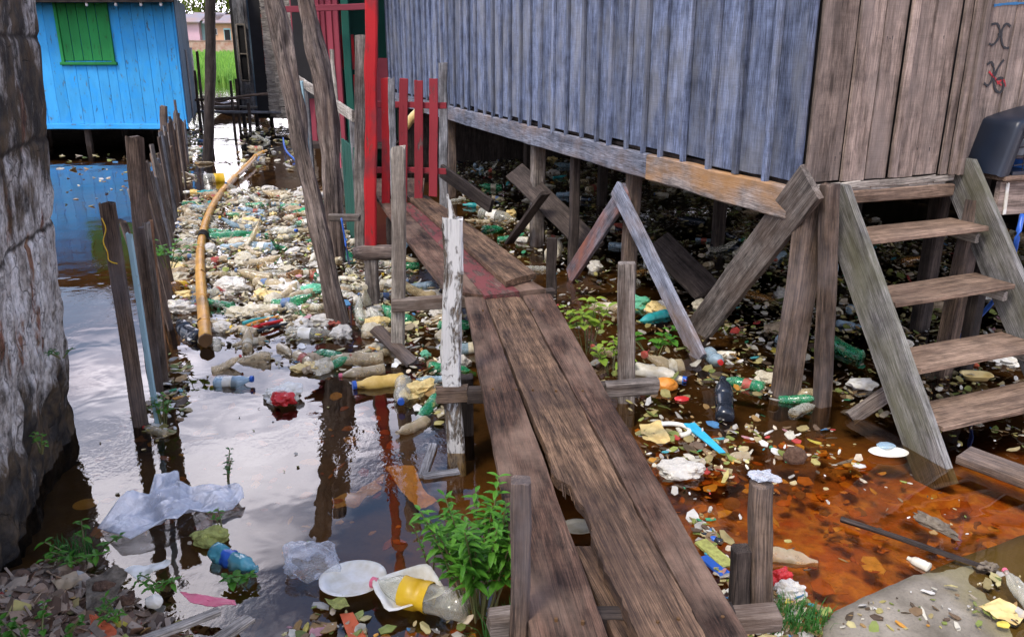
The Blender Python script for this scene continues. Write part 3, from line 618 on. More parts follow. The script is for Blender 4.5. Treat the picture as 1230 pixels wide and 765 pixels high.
mb = MB(); stroke(mb, [(1191, 30), (1198, 29), (1201, 37), (1199, 47), (1193, 54), (1188, 53)], .018); stroke(mb, [(1214, 32), (1209, 29), (1204, 36), (1203, 48), (1206, 57), (1212, 58)], .018)
stroke(mb, [(1186, 78), (1191, 75), (1194, 83), (1192, 95), (1187, 103), (1182, 100)], .018); stroke(mb, [(1206, 72), (1199, 82), (1194, 96), (1196, 108), (1202, 111), (1206, 102), (1203, 94), (1196, 97)], .018)
mb.build('lettering', M['ink'], gh)
mb = MB(); stroke(mb, [(1188, 86), (1194, 93), (1203, 103)], .014); stroke(mb, [(1198, 101), (1205, 96), (1208, 104)], .014); mb.build('red_spray', M['inkred'], gh)
mb = MB(); stroke(mb, [(1194, 7), (1210, 5), (1231, 4), (1250, 3)], .018); mb.build('blue_line', M['inkblue'], gh)
# stilts (posts under the house)
def hpost(u, v, w, t, ztop, mat, W=None, dx=0.):
    p = P(u, v); mb = MB(); board(mb, (p.x, p.y, -.25), (p.x+dx, p.y, ztop), w, t, W or DE, n=20); mb.build('stilt', mat, gh); return p
hpost(941, 474, .15, .12, 1.16, M['brown'], dx=.05)
for u_, v_, w_, mt_ in ((759, 222, .11, 'brown'), (645, 188, .13, 'post'), (541, 158, .12, 'brown'), (690, 200, .08, 'darkwood')):
    c = CORN - NS_*.07; r = ray(u_, v_); o = Vector((0, 0, CAMZ)); A = o + r*((c-o).dot(NS_)/r.dot(NS_)); mb = MB(); board(mb, (A.x, A.y, -.25), (A.x+.01, A.y, 1.05), w_, w_*.9, DE, n=20); mb.build('stilt', M[mt_], gh)
for e in (1.7, 3.4, 5.2, 6.8):
    for s in (.6, 3.2, 5.8, 8.4):
        p = CORN + DE*e + DS*s; mb = MB(); board(mb, (p.x, p.y, -.25), (p.x, p.y, 1.12), .11, .11, DE, n=6); mb.build('stilt', M['darkwood'], gh)
p = P(1128, 452); mb = MB(); board(mb, (p.x, p.y, -.25), (p.x+.04, p.y, 1.12), .10, .10, DE, n=16); mb.build('stilt', M['brown'], gh)
# braces: planks nailed on the side of the stilts
def brace(px0, s0, px1, w, t, mat, lbl=None, out=.07):
    """from pixel px0 on the plane just outside the side wall to the ground pixel px1"""
    n = NS_; c = CORN + n*out; r = ray(*px0); o = Vector((0, 0, CAMZ)); tt = (c-o).dot(n)/r.dot(n); A = o + r*tt; B = P(*px1, s0)
    mb = MB(); board(mb, A, B, w, t, (DS.x, DS.y, .3), n=24, j=.004); ob = mb.build('brace', mat, gh)
    if lbl: ob['label'] = lbl
brace((975, 218), 0.0, (838, 398), .225, .04, M['post'], 'wide grey diagonal plank at the house corner', .06)
brace((740, 226), 0.0, (842, 432), .135, .035, M['beam'], 'grey blue plank leaning down to the right', .075)
M['redbrace'] = wood('rust_red_stained_wood', (.08, .07, .08), (.24, .23, .26), stain=(.34, .12, .07), stain_amt=.9, var=.1)
brace((752, 230), 0.02, (684, 332), .165, .035, M['redbrace'], 'plank stained rust red leaning down to the left', .04)
mb = MB(); board(mb, Q(618, 205, 8.6), P(715, 300, .15), .22, .035, (1, 0, .5)); mb.build('brace', M['darkwood'], gh)
mb = MB(); board(mb, Q(655, 232, 7.9), P(612, 292, 0), .11, .035, (1, 0, .5)); mb.build('brace', M['darkwood'], gh)
mb = MB(); board(mb, Q(590, 248, 8.6), Q(530, 205, 9.2), .15, .04, (0, 0, 1)); mb.build('brace', M['darkwood'], gh)
mb = MB(); board(mb, Q(790, 290, 7), P(850, 350, .1), .24, .04, (1, 0, .5)); mb.build('brace', M['darkwood'], gh)
# ================================================================== STAIRCASE
st = thing('staircase', 'grey wooden open staircase with four treads leading up to the brown house front', 'stairs', (2.1, 4.1, 0))
T0 = P(1018, 223, 1.25); B0 = P(1150, 568, 0.0)
runv = Vector((B0.x - T0.x, B0.y - T0.y, B0.z - T0.z)); OFF = DE*.90
def stringer(A, B, lbl=None):
    mb = MB(); n = 30; d = (B-A); L = d.length; dn = d/L; e = DE; nn = dn.cross(e).normalized()   # nn points out of the flight
    if nn.z < 0: nn = -nn
    w = .225; t = .045; so = rng.uniform(0, 9); vs_, gs, fs = [], [], []
    for i in range(n+1):
        s = i/n
        for k in range(7):
            q = -w + w*k/6
            p = A + dn*(s*L) + nn*(q + .004*noise.noise(Vector((so, s*6, q*5))))
            if i == 0: p.z = A.z + (k-6)*.004; p += Vector((0, 0, 0)); p = A + nn*q + dn*(-(nn*q).z/dn.z)     # top end cut level
            if i == n: p = B + nn*q + dn*(-(nn*q).z/dn.z*.0)
            vs_.append(p - e*t/2); gs.append((s*L+so, q, 0))
        for k in range(7): vs_.append(vs_[-7] + e*t); gs.append((s*L+so, -w+w*k/6, .04))
    for i in range(n):
        o = 14*i; o2 = o+14
        for k in range(6): fs += [(o+k, o+k+1, o2+k+1, o2+k), (o+7+k, o2+7+k, o2+8+k, o+8+k)]
        fs += [(o, o2, o2+7, o+7), (o+6, o+13, o2+13, o2+6)]
    for o in (0, 14*n):
        for k in range(6): fs.append((o+k, o+7+k, o+8+k, o+k+1))
    mb.add(vs_, fs, gs); ob = mb.build('stringer', M['stringer'], st)
    return dn, nn
dn, nn = stringer(T0, B0 + Vector((0, 0, -.06)))
A2 = T0 + OFF + Vector((0, 0, .10)); B2 = B0 + OFF + DE*.10 + Vector((0, 0, -.06)); stringer(A2, B2)
for k, (u0, v0) in enumerate([(1046, 288), (1076, 364), (1104, 444), (1131, 512)]):
    best = None
    for q_ in range(200):
        w_ = T0.lerp(B0, q_/200); d_ = w_.y*cP - (w_.z-CAMZ)*sP; vv_ = CY - F*(w_.y*sP + (w_.z-CAMZ)*cP)/d_
        if best is None or abs(vv_ - v0) < best[0]: best = (abs(vv_ - v0), w_)
    fl = best[1] + Vector((0, 0, -.004))
    dp = .27; a = fl + DE*.026 - NF*dp/2 + Vector((0, 0, -.016)); Lt = .845 + .01*k
    mb = MB(); board(mb, a, a + DE*Lt + Vector((0, 0, .012)), dp, .027, tuple(NF), n=12, j=.003); mb.build('tread', M['tread'], st)
    mb = MB(); c = a + DE*(Lt-.03) - NF*(-.02) + Vector((0, 0, -.05)); board(mb, c - NF*.09, c + NF*.08, .055, .03, (0, 0, 1), n=3); mb.build('cleat', M['pale'], st); mb = MB()
    c = a + DE*.02 + Vector((0, 0, -.05)); board(mb, c - NF*.09, c + NF*.08, .055, .03, (0, 0, 1), n=3); mb.build('cleat', M['pale'], st)
mb = MB(); board(mb, P(1022, 503, .0), Q(1096, 452, P(1100, 500).y+.05), .085, .035, (.2, .2, 1), n=12); mb.build('brace', M['post'], st)
sp_ = MB(); p = P(991, 487); board(sp_, (p.x, p.y, -.2), Q(998, 222, p.y+.03), .095, .07, tuple(DE), n=24, rag=.01); tag(sp_.build('wooden_post', M['brown'], origin=(p.x, p.y, 0)), 'tall grey brown post standing against the left side of the stairs', 'post')

# ================================================================== PORCH and the navy crate on it
po = thing('porch', 'low plank porch box under the navy plastic crate right of the stairs', 'porch', (3.0, 5.0, 0))
pa = CORN + DE*1.22 + NF*.10
mb = MB(); board(mb, pa + Vector((0, 0, 1.13)) + NF*.12, pa + DE*2.4 + NF*.12 + Vector((0, 0, 1.13)), .20, .03, (0, 0, 1)); mb.build('face_board', M['front'], po)
mb = MB(); board(mb, pa + Vector((0, 0, 1.245)) + NF*.02, pa + DE*2.4 + NF*.02 + Vector((0, 0, 1.245)), .28, .028, tuple(NF)); mb.build('top_board', M['tread'], po)
mb = MB(); c = pa + DE*.05 + NF*.14; board(mb, c + Vector((0, 0, 1.22)), c + DE*.015 + Vector((0, 0, 1.04)), .02, .008, tuple(DE)); mb.build('white_strip', M['white_foam'], po)
for a in (.08, 2.2):
    mb = MB(); c = pa + DE*a + NF*.05; board(mb, c + Vector((0, 0, -.25)), c + Vector((0, 0, 1.03)), .08, .08, tuple(DE)); mb.build('leg', M['darkwood'], po)
cr = thing('plastic_crate', 'navy curved plastic crate with black wire rack on the porch', 'crate', tuple(pa + DE*.3 + Vector((0, 0, 1.26))))
mb = MB(); o = pa + DE*(-.04) + NF*.02 + Vector((0, 0, 1.262)); vs_, fs = [], []; n = 18
prof = []
for i in range(n+1):
    t = i/n
    if t < .55: prof.append((.0 + .085*(t/.55), .29*(t/.55)))
    else: a = (t-.55)/.45*math.pi/2; prof.append((.085 + .34*math.sin(a)*.3 + .26*max(0, (t-.6)/.4), .29 + .075*math.sin(a)))
for i, (x, z) in enumerate(prof):
    wdt = .27 - .0*z
    for y in (-.5, -.42, 0, .42, .5): vs_.append(o + DE*(x + (.012 if abs(y) < .45 else 0)*-1) - NF*(y*wdt) + Vector((0, 0, z + (.01 if abs(y) < .45 else 0))))
for i in range(n):
    for k in range(4): a = 5*i+k; fs.append((a, a+5, a+6, a+1))
m_ = len(vs_)
for i, (x, z) in enumerate(prof):
    s = .80 + .0*x
    for y in (-.47, -.40, 0, .40, .47): vs_.append(o + DE*(x + .075 - .02*(i/n)) - NF*(y*.27) + Vector((0, 0, z - .05*(i/n))))
for i in range(n):
    for k in range(4): a = m_+5*i+k; fs.append((a, a+1, a+6, a+5))
    for k in (0, 4): a = 5*i+k; fs.append((a, a+5, m_+a+5, m_+a) if k else (a, m_+a, m_+a+5, a+5))
mb.add(vs_, fs); mb.build('shell', M['navy'], cr, smooth=True)
mb = MB(); slab(mb, tuple(o + DE*.36 - NF*(-.0) + Vector((0, 0, .012))), .5, .24, .02, rot=.36); mb.build('base', M['navy'], cr)
for k in range(5):
    mb = MB(); zz = .06 + .05*k
    tube(mb, [o + DE*(.10+.008*k) + NF*.125 + Vector((0, 0, zz)), o + DE*.20 + NF*.135 + Vector((0, 0, zz+.008)), o + DE*.6 + NF*.13 + Vector((0, 0, zz+.015))], .004, 6, grain=False); mb.build('wire', M['wire'], cr)
for k in range(5):
    mb = MB(); x = .15 + .09*k; tube(mb, [o + DE*(x+.02) + NF*.128 + Vector((0, 0, .03)), o + DE*x + NF*.135 + Vector((0, 0, .28))], .0035, 6, grain=False); mb.build('wire', M['wire'], cr)
bx = MB(); slab(bx, tuple(o + DE*.33 + NF*.02 + Vector((0, 0, .145))), .15, .1, .09, rot=.36, col=(.7, .75, .8)); slab(bx, tuple(o + DE*.33 + NF*.02 + Vector((0, 0, .05))), .13, .10, .05, rot=.36, col=(.03, .12, .4)); tag(bx.build('carton', M['plastic'], origin=tuple(o + DE*.33)), 'small white and blue carton inside the navy crate', 'carton')
pp = MB(); tube(pp, [Q(1228, 258, 4.65), Q(1222, 285, 4.6), Q(1216, 310, 4.7), Q(1200, 350, 5.0), Q(1186, 370, 5.15), P(1150, 408, .05)], .014, 8, grain=False, sub=4); tag(pp.build('hose', M['blue_plastic'], smooth=True), 'bright blue pipe hanging behind the stairs down to the litter', 'pipe')

# ================================================================== BOARDWALK
bw = thing('boardwalk', 'worn plank boardwalk crossing from the near edge to the red gate', 'boardwalk', (0, 3, 0))
ZW = .42
def plk(Lpx, Rpx, z, t, mat, n=40, ext=0., dz=0., name='plank', k=6, lbl=None):
    Lp = [P(u, v, z + dz*i/(max(1, len(Lpx)-1))) for i, (u, v) in enumerate(Lpx)]; Rp = [P(u, v, z + dz*i/(max(1, len(Rpx)-1))) for i, (u, v) in enumerate(Rpx)]
    mb = MB(); ribbon(mb, Lp, Rp, t, n=n, k=k, j=.005); ob = mb.build(name, mat, bw)
    if lbl: ob['label'] = lbl
    return ob
plk([(558, 357), (638, 765), (668, 920)], [(581, 357), (656, 560), (731, 765), (790, 920)], ZW, .045, M['deck'], n=50, lbl='left plank, darker and unbroken')
# middle plank, its left edge rotted away: many edge points at equal progress
LM, RM = [], []
import bisect
Lc = [(582, 357), (628, 470), (655, 535), (667, 574), (684, 583), (701, 608), (711, 642), (722, 672), (733, 698), (748, 722), (768, 765), (838, 860)]
for i in range(61):
    v = 357 + (860-357)*i/60
    k = max(0, min(len(Lc)-2, bisect.bisect([q[1] for q in Lc], v)-1)); a, b = Lc[k], Lc[k+1]; u = a[0] + (b[0]-a[0])*(v-a[1])/(b[1]-a[1])
    if 560 < v < 740: u += rng.uniform(-2.2, 2.2)
    LM.append((u, v)); RM.append((626 + (848-626)*(v-357)/(765-357) + 3*noise.noise(Vector((v*.03, 0, 0))), v))
plk(LM, RM, ZW+.002, .045, M['deckpale'], n=120, k=8, lbl='middle plank with its left edge rotted and splintered away')
plk([(628, 355), (850, 765), (905, 865)], [(661, 352), (900, 765), (962, 865)], ZW+.004, .045, M['deck'], n=50, lbl='right plank')
mb = MB()
for i in range(16):
    v = 566 + 20*rng.random(); u = 664 + (v-560)*.7 + rng.uniform(-4, 6); a = P(u, v-18, ZW-.012); b = P(u + rng.uniform(0, 10), v + rng.uniform(2, 22), ZW - rng.uniform(.01, .04)); board(mb, a, b, .007, .006, n=3, taper=.2, rag=0)
for i in range(14):
    v = rng.uniform(640, 745); u = 706 + (v-640)*.62 + rng.uniform(-2, 5); a = P(u, v-14, ZW-.012); b = P(u + rng.uniform(2, 12), v + rng.uniform(8, 22), ZW - rng.uniform(.01, .03)); board(mb, a, b, .006, .006, n=3, taper=.2, rag=0)
mb.build('splinter', M['deckpale'], bw)
plk([(690, 655), (738, 765), (790, 860)], [(722, 655), (800, 765), (860, 860)], ZW-.055, .04, M['deckpale'], n=14, lbl='pale piece of board under the rotted gap')
# far flight
plk([(452, 236), (470, 262), (505, 308), (537, 349)], [(474, 240), (505, 270), (545, 312), (585, 354)], .44, .04, M['deck'], n=30, lbl='far left plank with a ragged dark edge')
plk([(476, 240), (505, 270), (545, 312), (582, 355)], [(500, 246), (545, 288), (585, 322), (624, 350)], .446, .04, M['deckred'], n=30, lbl='plank with worn red paint')
plk([(540, 285), (600, 335), (624, 351)], [(560, 285), (628, 332), (656, 346)], .440, .04, M['deck'], n=20)
plk([(490, 236), (548, 285), (608, 338)], [(512, 234), (580, 280), (644, 328)], .492, .04, M['deckpale'], n=24, lbl='short plank lying on top at the right')
plk([(436, 214), (452, 236)], [(510, 214), (508, 236)], .43, .04, M['deck'], n=6)
def beam_px(a, b, z, w, t, mat, name='crossbeam', th=None):
    A, B = P(*a, z), P(*b, z); mb = MB(); board(mb, A, B, w, t, (0, 0, 1), n=10); mb.build(name, mat, bw)
beam_px((471, 366), (560, 362), .37, .085, .06, M['post']); beam_px((560, 366), (664, 352), .355, .07, .06, M['darkwood'])
beam_px((524, 474), (562, 472), .33, .08, .06, M['brown']); beam_px((562, 474), (726, 468), .35, .08, .06, M['darkwood']); beam_px((726, 467), (789, 463), .36, .075, .06, M['post'])
beam_px((588, 748), (640, 742), .33, .075, .07, M['post']); beam_px((640, 746), (880, 742), .34, .075, .06, M['darkwood']); beam_px((878, 744), (932, 740), .33, .07, .07, M['post'])
for u, v, w in ((700, 540, .08), (560, 520, .08), (596, 420, .08), (470, 300, .08), (560, 320, .09)):
    mb = MB(); p = P(u, v); board(mb, (p.x, p.y, -.2), (p.x, p.y, .33), w, w, (1, 0, 0)); mb.build('pile', M['darkwood'], bw)

for lx_ in ((600, 372), (612, 374), (640, 372), (652, 370), (592, 468), (640, 468), (668, 467), (700, 467), (668, 742), (700, 744), (790, 745), (815, 744), (868, 742), (620, 470), (560+20, 372)):
    c = P(lx_[0], lx_[1] + rng.uniform(-3, 3), ZW+.006); mb = MB(); tube(mb, [c - Vector((0, 0, .01)), c + Vector((0, 0, .004))], .0055, 8, grain=False); mb.build('nail', M['knot'], bw)
# ================================================================== single posts
def post(foot, top, w, t, mat, label, name='wooden_post', W=(1, 0, 0), ydt=0., rag=.012, parent=None, taper=1., j=.006, z0=-.2, n=None, fz=0.):
    p = P(*foot, fz); q = Q(top[0], top[1], p.y + ydt); d = (q-p).normalized(); mb = MB()
    board(mb, p + d*(z0/max(.3, d.z)), q, w, t, W, n=n or 26, rag=rag, taper=taper, j=j)
    o = mb.build(name, mat, parent, origin=None if parent else tuple(p))
    return tag(o, label, 'post') if not parent else o
# left group by the picket fence
post((170, 512), (128, 245), .078, .03, M['brown'], 'wide grey brown board leaning left in the water before the picket fence', 'wooden_board', j=.003)
post((187, 440), (161, 166), .088, .085, M['brown'], 'thick round topped wooden post behind the leaning board', rag=.02)
post((190, 512), (155, 282), .028, .02, M['teal'], 'narrow pale blue painted slat leaning beside the picket fence', 'wooden_stake', j=.002)
post((192, 470), (168, 274), .045, .02, M['brown'], 'first dark slat right of the pale blue slat', 'wooden_stake', j=.002)
post((199, 462), (176, 268), .04, .02, M['post'], 'second dark slat right of the pale blue slat', 'wooden_stake', j=.002)
post((201, 448), (181, 265), .02, .018, M['orangewood'], 'thin fresh orange slat at the near end of the picket fence', 'wooden_stake', j=.002)
wr = MB(); p0 = P(170, 512); yy = p0.y
tube(wr, [Q(122, 262, yy-.03), Q(127, 275, yy-.03), Q(124, 290, yy-.03), Q(129, 303, yy-.03), Q(131, 313, yy-.03), Q(141, 317, yy-.03)], .003, 6, grain=False, sub=4); tag(wr.build('cord', M['yellow_plastic']), 'thin yellow cord hanging on the leaning board', 'cord')
pf = thing('picket_fence', 'long rough picket fence standing in the water along the channel', 'fence', tuple(P(204, 380)))
N_ = 62
for i in range(N_):
    s = i/(N_-1); a = P(203, 405); b = P(226, 196); f = a.lerp(b, s); f.x += rng.uniform(-.04, .04) - .08*math.sin(s*3.1)
    h = (.98 - .10*s) + rng.uniform(-.22, .10) + (.25 if i in (47,) else 0); mb = MB(); lx = -.16*(1-s)**2 + rng.uniform(-.03, .03)
    board(mb, f + Vector((0, 0, -.2)), f + Vector((lx, rng.uniform(-.03, .03), h)), rng.uniform(.03, .062), .018, (.35, 1, 0), n=6 if s > .3 else 14, rag=.02, j=.004); mb.build('picket', M[rng.choice(['post', 'brown', 'brown', 'grey', 'tread'])], pf)
post((197, 232), (196, 128), .09, .06, M['brown'], 'grey post taller than the pickets below the blue house corner')
post((214, 205), (212, 136), .09, .06, M['post'], 'short post at the far end of the picket fence')
post((187, 290), (180, 222), .06, .03, M['grey'], 'short grey stake left of the picket fence')
# dark pole
lg = MB(); p = P(250, 192); tp_ = Q(254, -70, p.y); tube(lg, [p + (p-tp_)*.1, p, p.lerp(tp_, .4) + Vector((.015, 0, 0)), p.lerp(tp_, .7), tp_], [.095, .092, .088, .082, .078], 14, .16, wob=.012, sub=8); tag(lg.build('timber_pole', M['darkwood'], smooth=True, origin=tuple(p)), 'tall dark round pole standing in the middle of the channel', 'pole')
# twin logs
M['log'] = wood('split_log_wood', (.07, .052, .045), (.34, .27, .225), stain=(.10, .065, .05), stain_amt=.7, crack=.9, bump=.9)
p = P(408, 388); lg = MB(); tube(lg, [p + Vector((.03, 0, -.25)), p, Q(378, 250, p.y+.1), Q(352, 120, p.y+.25), Q(338, 40, p.y+.35), Q(328, -30, p.y+.4), Q(322, -120, p.y+.4)], [.066, .064, .058, .056, .070, .060, .052], 32, .5, wob=.02, sub=10); tag(lg.build('log_post', M['log'], smooth=True, origin=tuple(p)), 'front log of the two rough grey logs leaning left', 'log post')
p = P(404, 318); lg = MB(); tube(lg, [p + Vector((.0, 0, -.25)), p, Q(397, 200, p.y), Q(388, 100, p.y+.1), Q(375, 40, p.y+.1), Q(366, 0, p.y+.1), Q(358, -60, p.y+.1)], [.080, .078, .075, .077, .072, .064, .06], 32, .5, wob=.012, sub=10); tag(lg.build('log_post', M['log'], smooth=True, origin=tuple(p)), 'thicker rear log of the two rough logs before the red shack', 'log post')
# posts by the gate
pr = P(449, 366); o_ = MB(); board(o_, (pr.x, pr.y, -.2), (pr.x, pr.y, .385), .10, .10, n=12, W=(1, 0, 0)); tag(o_.build('wooden_post', M['post'], origin=tuple(pr)), 'short stump post under the round log slab', 'post')
o_ = MB(); tube(o_, [(pr.x - .13, pr.y - .02, .425), (pr.x - .05, pr.y - .02, .43), (pr.x+.19, pr.y - .0, .43)], [.04, .06, .055], 16, .2, sub=3); ob_ = tag(o_.build('log_slab', M['log'], smooth=True, origin=(pr.x, pr.y, .4)), 'short round log slab lying on the stump under the red post', 'log')
q = Q(446, -40, pr.y); mb = MB(); board(mb, (pr.x, pr.y, .485), q, .088, .06, (1, 0, 0), n=40, j=.006); tag(mb.build('wooden_post', M['red'], origin=(pr.x, pr.y, .48)), 'tall bright red painted post beside the gate', 'post')
post((432, 300), (433, 43), .10, .05, M['post'], 'tall grey plank post behind the red post', rag=.01, j=.003)
sx = P(411, 230); post((414, 235), (398, 60), .055, .03, M['pale'], 'thin bleached stick leaning between the logs and the grey plank post', 'wooden_stick', j=.01)
post((479, 427), (478, 178), .088, .06, M['pale'], 'bleached pale post with pointed top left of the walkway joint', rag=.02, taper=1.)
post((476, 330), (470, 94), .055, .03, M['grey'], 'narrow grey slat standing between the red pickets')
pw = P(550, 541); o_ = MB(); board(o_, (pw.x, pw.y, -.2), (pw.x-.02, pw.y+.0, .30), .088, .06, (1, 0, 0), n=14); board(o_, (pw.x-.02, pw.y-.004, .34), Q(543, 262, pw.y), .094, .062, (1, 0, 0), n=40, j=.009); board(o_, Q(545, 285, pw.y), Q(538, 236, pw.y), .045, .04, (1, 0, 0), n=8, j=.012, taper=.25, rag=.02); tag(o_.build('wooden_post', M['white'], origin=tuple(pw)), 'white post with peeling paint and broken top at the left edge of the walkway', 'post')
post((496, 436), (452, 395), .09, .03, M['brown'], 'short plank lying slanted in the water below the pale post', 'wooden_board', z0=0, fz=.03, ydt=.35)
post((622, 880), (626, 576), .056, .056, M['brown'], 'nearest round topped post at the left edge of the walkway', rag=.004)
post((911, 752), (917, 580), .072, .072, M['brown'], 'near post right of the walkway with shredded plastic on top', rag=.006)
post((889, 752), (890, 658), .065, .06, M['darkwood'], 'low dark stub post beside the near right post', rag=.006)
post((752, 482), (753, 316), .095, .06, M['post'], 'grey squared post on the right edge of the walkway', rag=.004, j=.003)
post((662, 352), (662, 286), .085, .06, M['darkwood'], 'short dark post right of the walkway joint', rag=.006)
post((432, 262), (396, 262), .06, .06, M['post'], 'short horizontal stub of timber between the log and the red post', 'wooden_beam', W=(0, 0, 1), z0=0, fz=.52)
# gate
gy = P(490, 243, .45).y; gt = thing('picket_gate', 'small red picket gate across the walkway', 'gate', tuple(P(490, 243, .45)))
for u0, u1, v0, v1, w in ((463, 464, 94, 250, .085), (485, 484, 95, 242, .085), (503, 503, 97, 246, .085), (521, 520, 95, 236, .085)):
    mb = MB(); board(mb, Q(u1, v1, gy), Q(u0, v0, gy), w, .025, (1, 0, 0), n=20, j=.003); mb.build('picket', M['reddark'] if u0 > 470 else M['red'], gt)
for v in (126, 205):
    mb = MB(); board(mb, Q(438, v-1, gy+.03), Q(536, v+1, gy+.03), .06, .03, (0, 0, 1), n=14); mb.build('rail', M['reddark'], gt)
post((533, 262), (532, 76), .10, .05, M['grey'], 'grey post holding the right side of the red gate', rag=.01)
cn = MB(); A = Q(489, 155, gy+.35); tube(cn, [A, A + Vector((.05, 0, .10)), A + Vector((.12, 0, .16)), A + Vector((.14, 0, .22))], [.02, .05, .06, .045], 10, .2, grain=False, sub=3); tag(cn.build('horn_shell', M['cream_plastic'], smooth=True), 'cream curved plastic scrap hung behind the red gate', 'scrap')
# handrail and teal post by the red shack
hr = thing('handrail', 'pale grey handrail running from the logs toward the gate', 'handrail', tuple(P(425, 215)))
a, b = Q(358, 96, 11.4), Q(425, 140, 8.3); mb = MB(); board(mb, a, b, .11, .03, (0, 0, 1), n=16); mb.build('rail', M['pale'], hr)
for s in (.15, .55, .98):
    p = a.lerp(b, s); mb = MB(); board(mb, (p.x, p.y+.03, -.2), (p.x, p.y+.03, p.z-.04), .07, .05, (1, 0, 0)); mb.build('post', M['grey'], hr)
mb = MB(); p = a.lerp(b, .2); board(mb, (p.x-.06, p.y-.03, .45), (p.x-.08, p.y-.03, p.z+.05), .09, .04, (1, 0, 0)); mb.build('post', M['teal'], hr)['label'] = 'post painted pale teal'
dk = thing('plank_deck', 'grey side deck and green boards before the red shack', 'deck', tuple(P(400, 210)))
mb = MB(); wall_boards(mb, (Q(413, 200, 9.2).x, 9.2), (Q(428, 200, 8.3).x, 8.3), -.05, 1.0, w=.12, n=8, jz=.03); mb.build('side_board', M['darkgreen'], dk)
mb = MB(); wall_boards(mb, (Q(388, 200, 10.4).x, 10.6), (Q(408, 200, 9.4).x, 9.4), -.05, .7, w=.14, n=6, jz=.1); mb.build('side_board', M['grey'], dk)
pk = MB(); A = Q(404, 193, 9.0); slab(pk, tuple(A), .10, .02, .16); tag(pk.build('plastic_card', M['pink_plastic'], origin=tuple(A)), 'pink card hanging below the deck between logs and grey post', 'card')

# footbridge, boat, far posts
fb = thing('footbridge', 'narrow plank footbridge across the channel between the blue house and weathered shack', 'footbridge', tuple(P(270, 150)))
for k, (v, z, yy) in enumerate(((127, .42, 19.3), (133, .40, 19.0))):
    A, B = P(212, v+1, z), P(352, v+2.5, z); mb = MB(); board(mb, A, B, .22, .05, n=16); mb.build('plank', M['pale'] if k == 0 else M['grey'], fb)
for (a, b) in (((213, 123), (300, 118)), ((262, 122), (322, 113))):
    A, B = Q(*a, 19.8), Q(*b, 19.8); mb = MB(); tube(mb, [A, A.lerp(B, .5) + Vector((0, 0, .03)), B], .03, 7, .2, sub=3); mb.build('rail', M['brown'], fb)
for u in (222, 232, 276, 286, 330):
    mb = MB(); p = P(u, 150); board(mb, (p.x, 19.5, -.2), (p.x, 19.5, .62 + .2*rng.random()), .06, .06, (1, 0, 0)); mb.build('post', M['darkwood'], fb)
for i, (u, v0, v1, yy, lb) in enumerate([(243, 128, 62, 21, 'thin far stake nearest the dark pole on its left'), (238, 128, 85, 22, 'short far stake left of the dark pole'), (278, 118, 97, 21, 'left thin stake in front of the moored boat'), (285, 118, 95, 21, 'right thin stake in front of the moored boat')]):
    x = Q(u, v0, yy).x; mb = MB(); tube(mb, [(x, yy, -.3), (x, yy, .3), (x+.02, yy, Q(u, v1, yy).z)], .035, 7, .2); tag(mb.build('stake', M['brown'], origin=(x, yy, 0)), lb, 'stake', 'thin stakes by the footbridge')
bo = thing('rowing_boat', 'small dark wooden boat moored beyond the footbridge', 'boat', tuple(Q(277, 110, 25)))
bc = Q(279, 108, 25); vs_, fs = [], []
nb = 14
for i in range(nb+1):
    s = i/nb*2-1; w = .42*(1-abs(s)**2.4); sh_ = .10 + .22*s*s
    for k in range(9):
        a = -math.pi/2 + math.pi*k/8; vs_.append((bc.x + s*1.0 + .15, bc.y + math.sin(a)*w, .18 + sh_ - (.36 + .0*s)*math.cos(a)*(1-abs(s)**3)))
for i in range(nb):
    for k in range(8): a = 9*i+k; fs.append((a, a+9, a+10, a+1))
mb = MB(); mb.add(vs_, fs); hl = mb.build('hull', M['brown'], bo)
sm = hl.modifiers.new('thick', 'SOLIDIFY'); sm.thickness = .035
for s in (-.4, .3): mb = MB(); board(mb, (bc.x+s+.15, bc.y-.36, .30), (bc.x+s+.15, bc.y+.36, .30), .16, .02, (1, 0, 0)); mb.build('seat', M['grey'], bo)

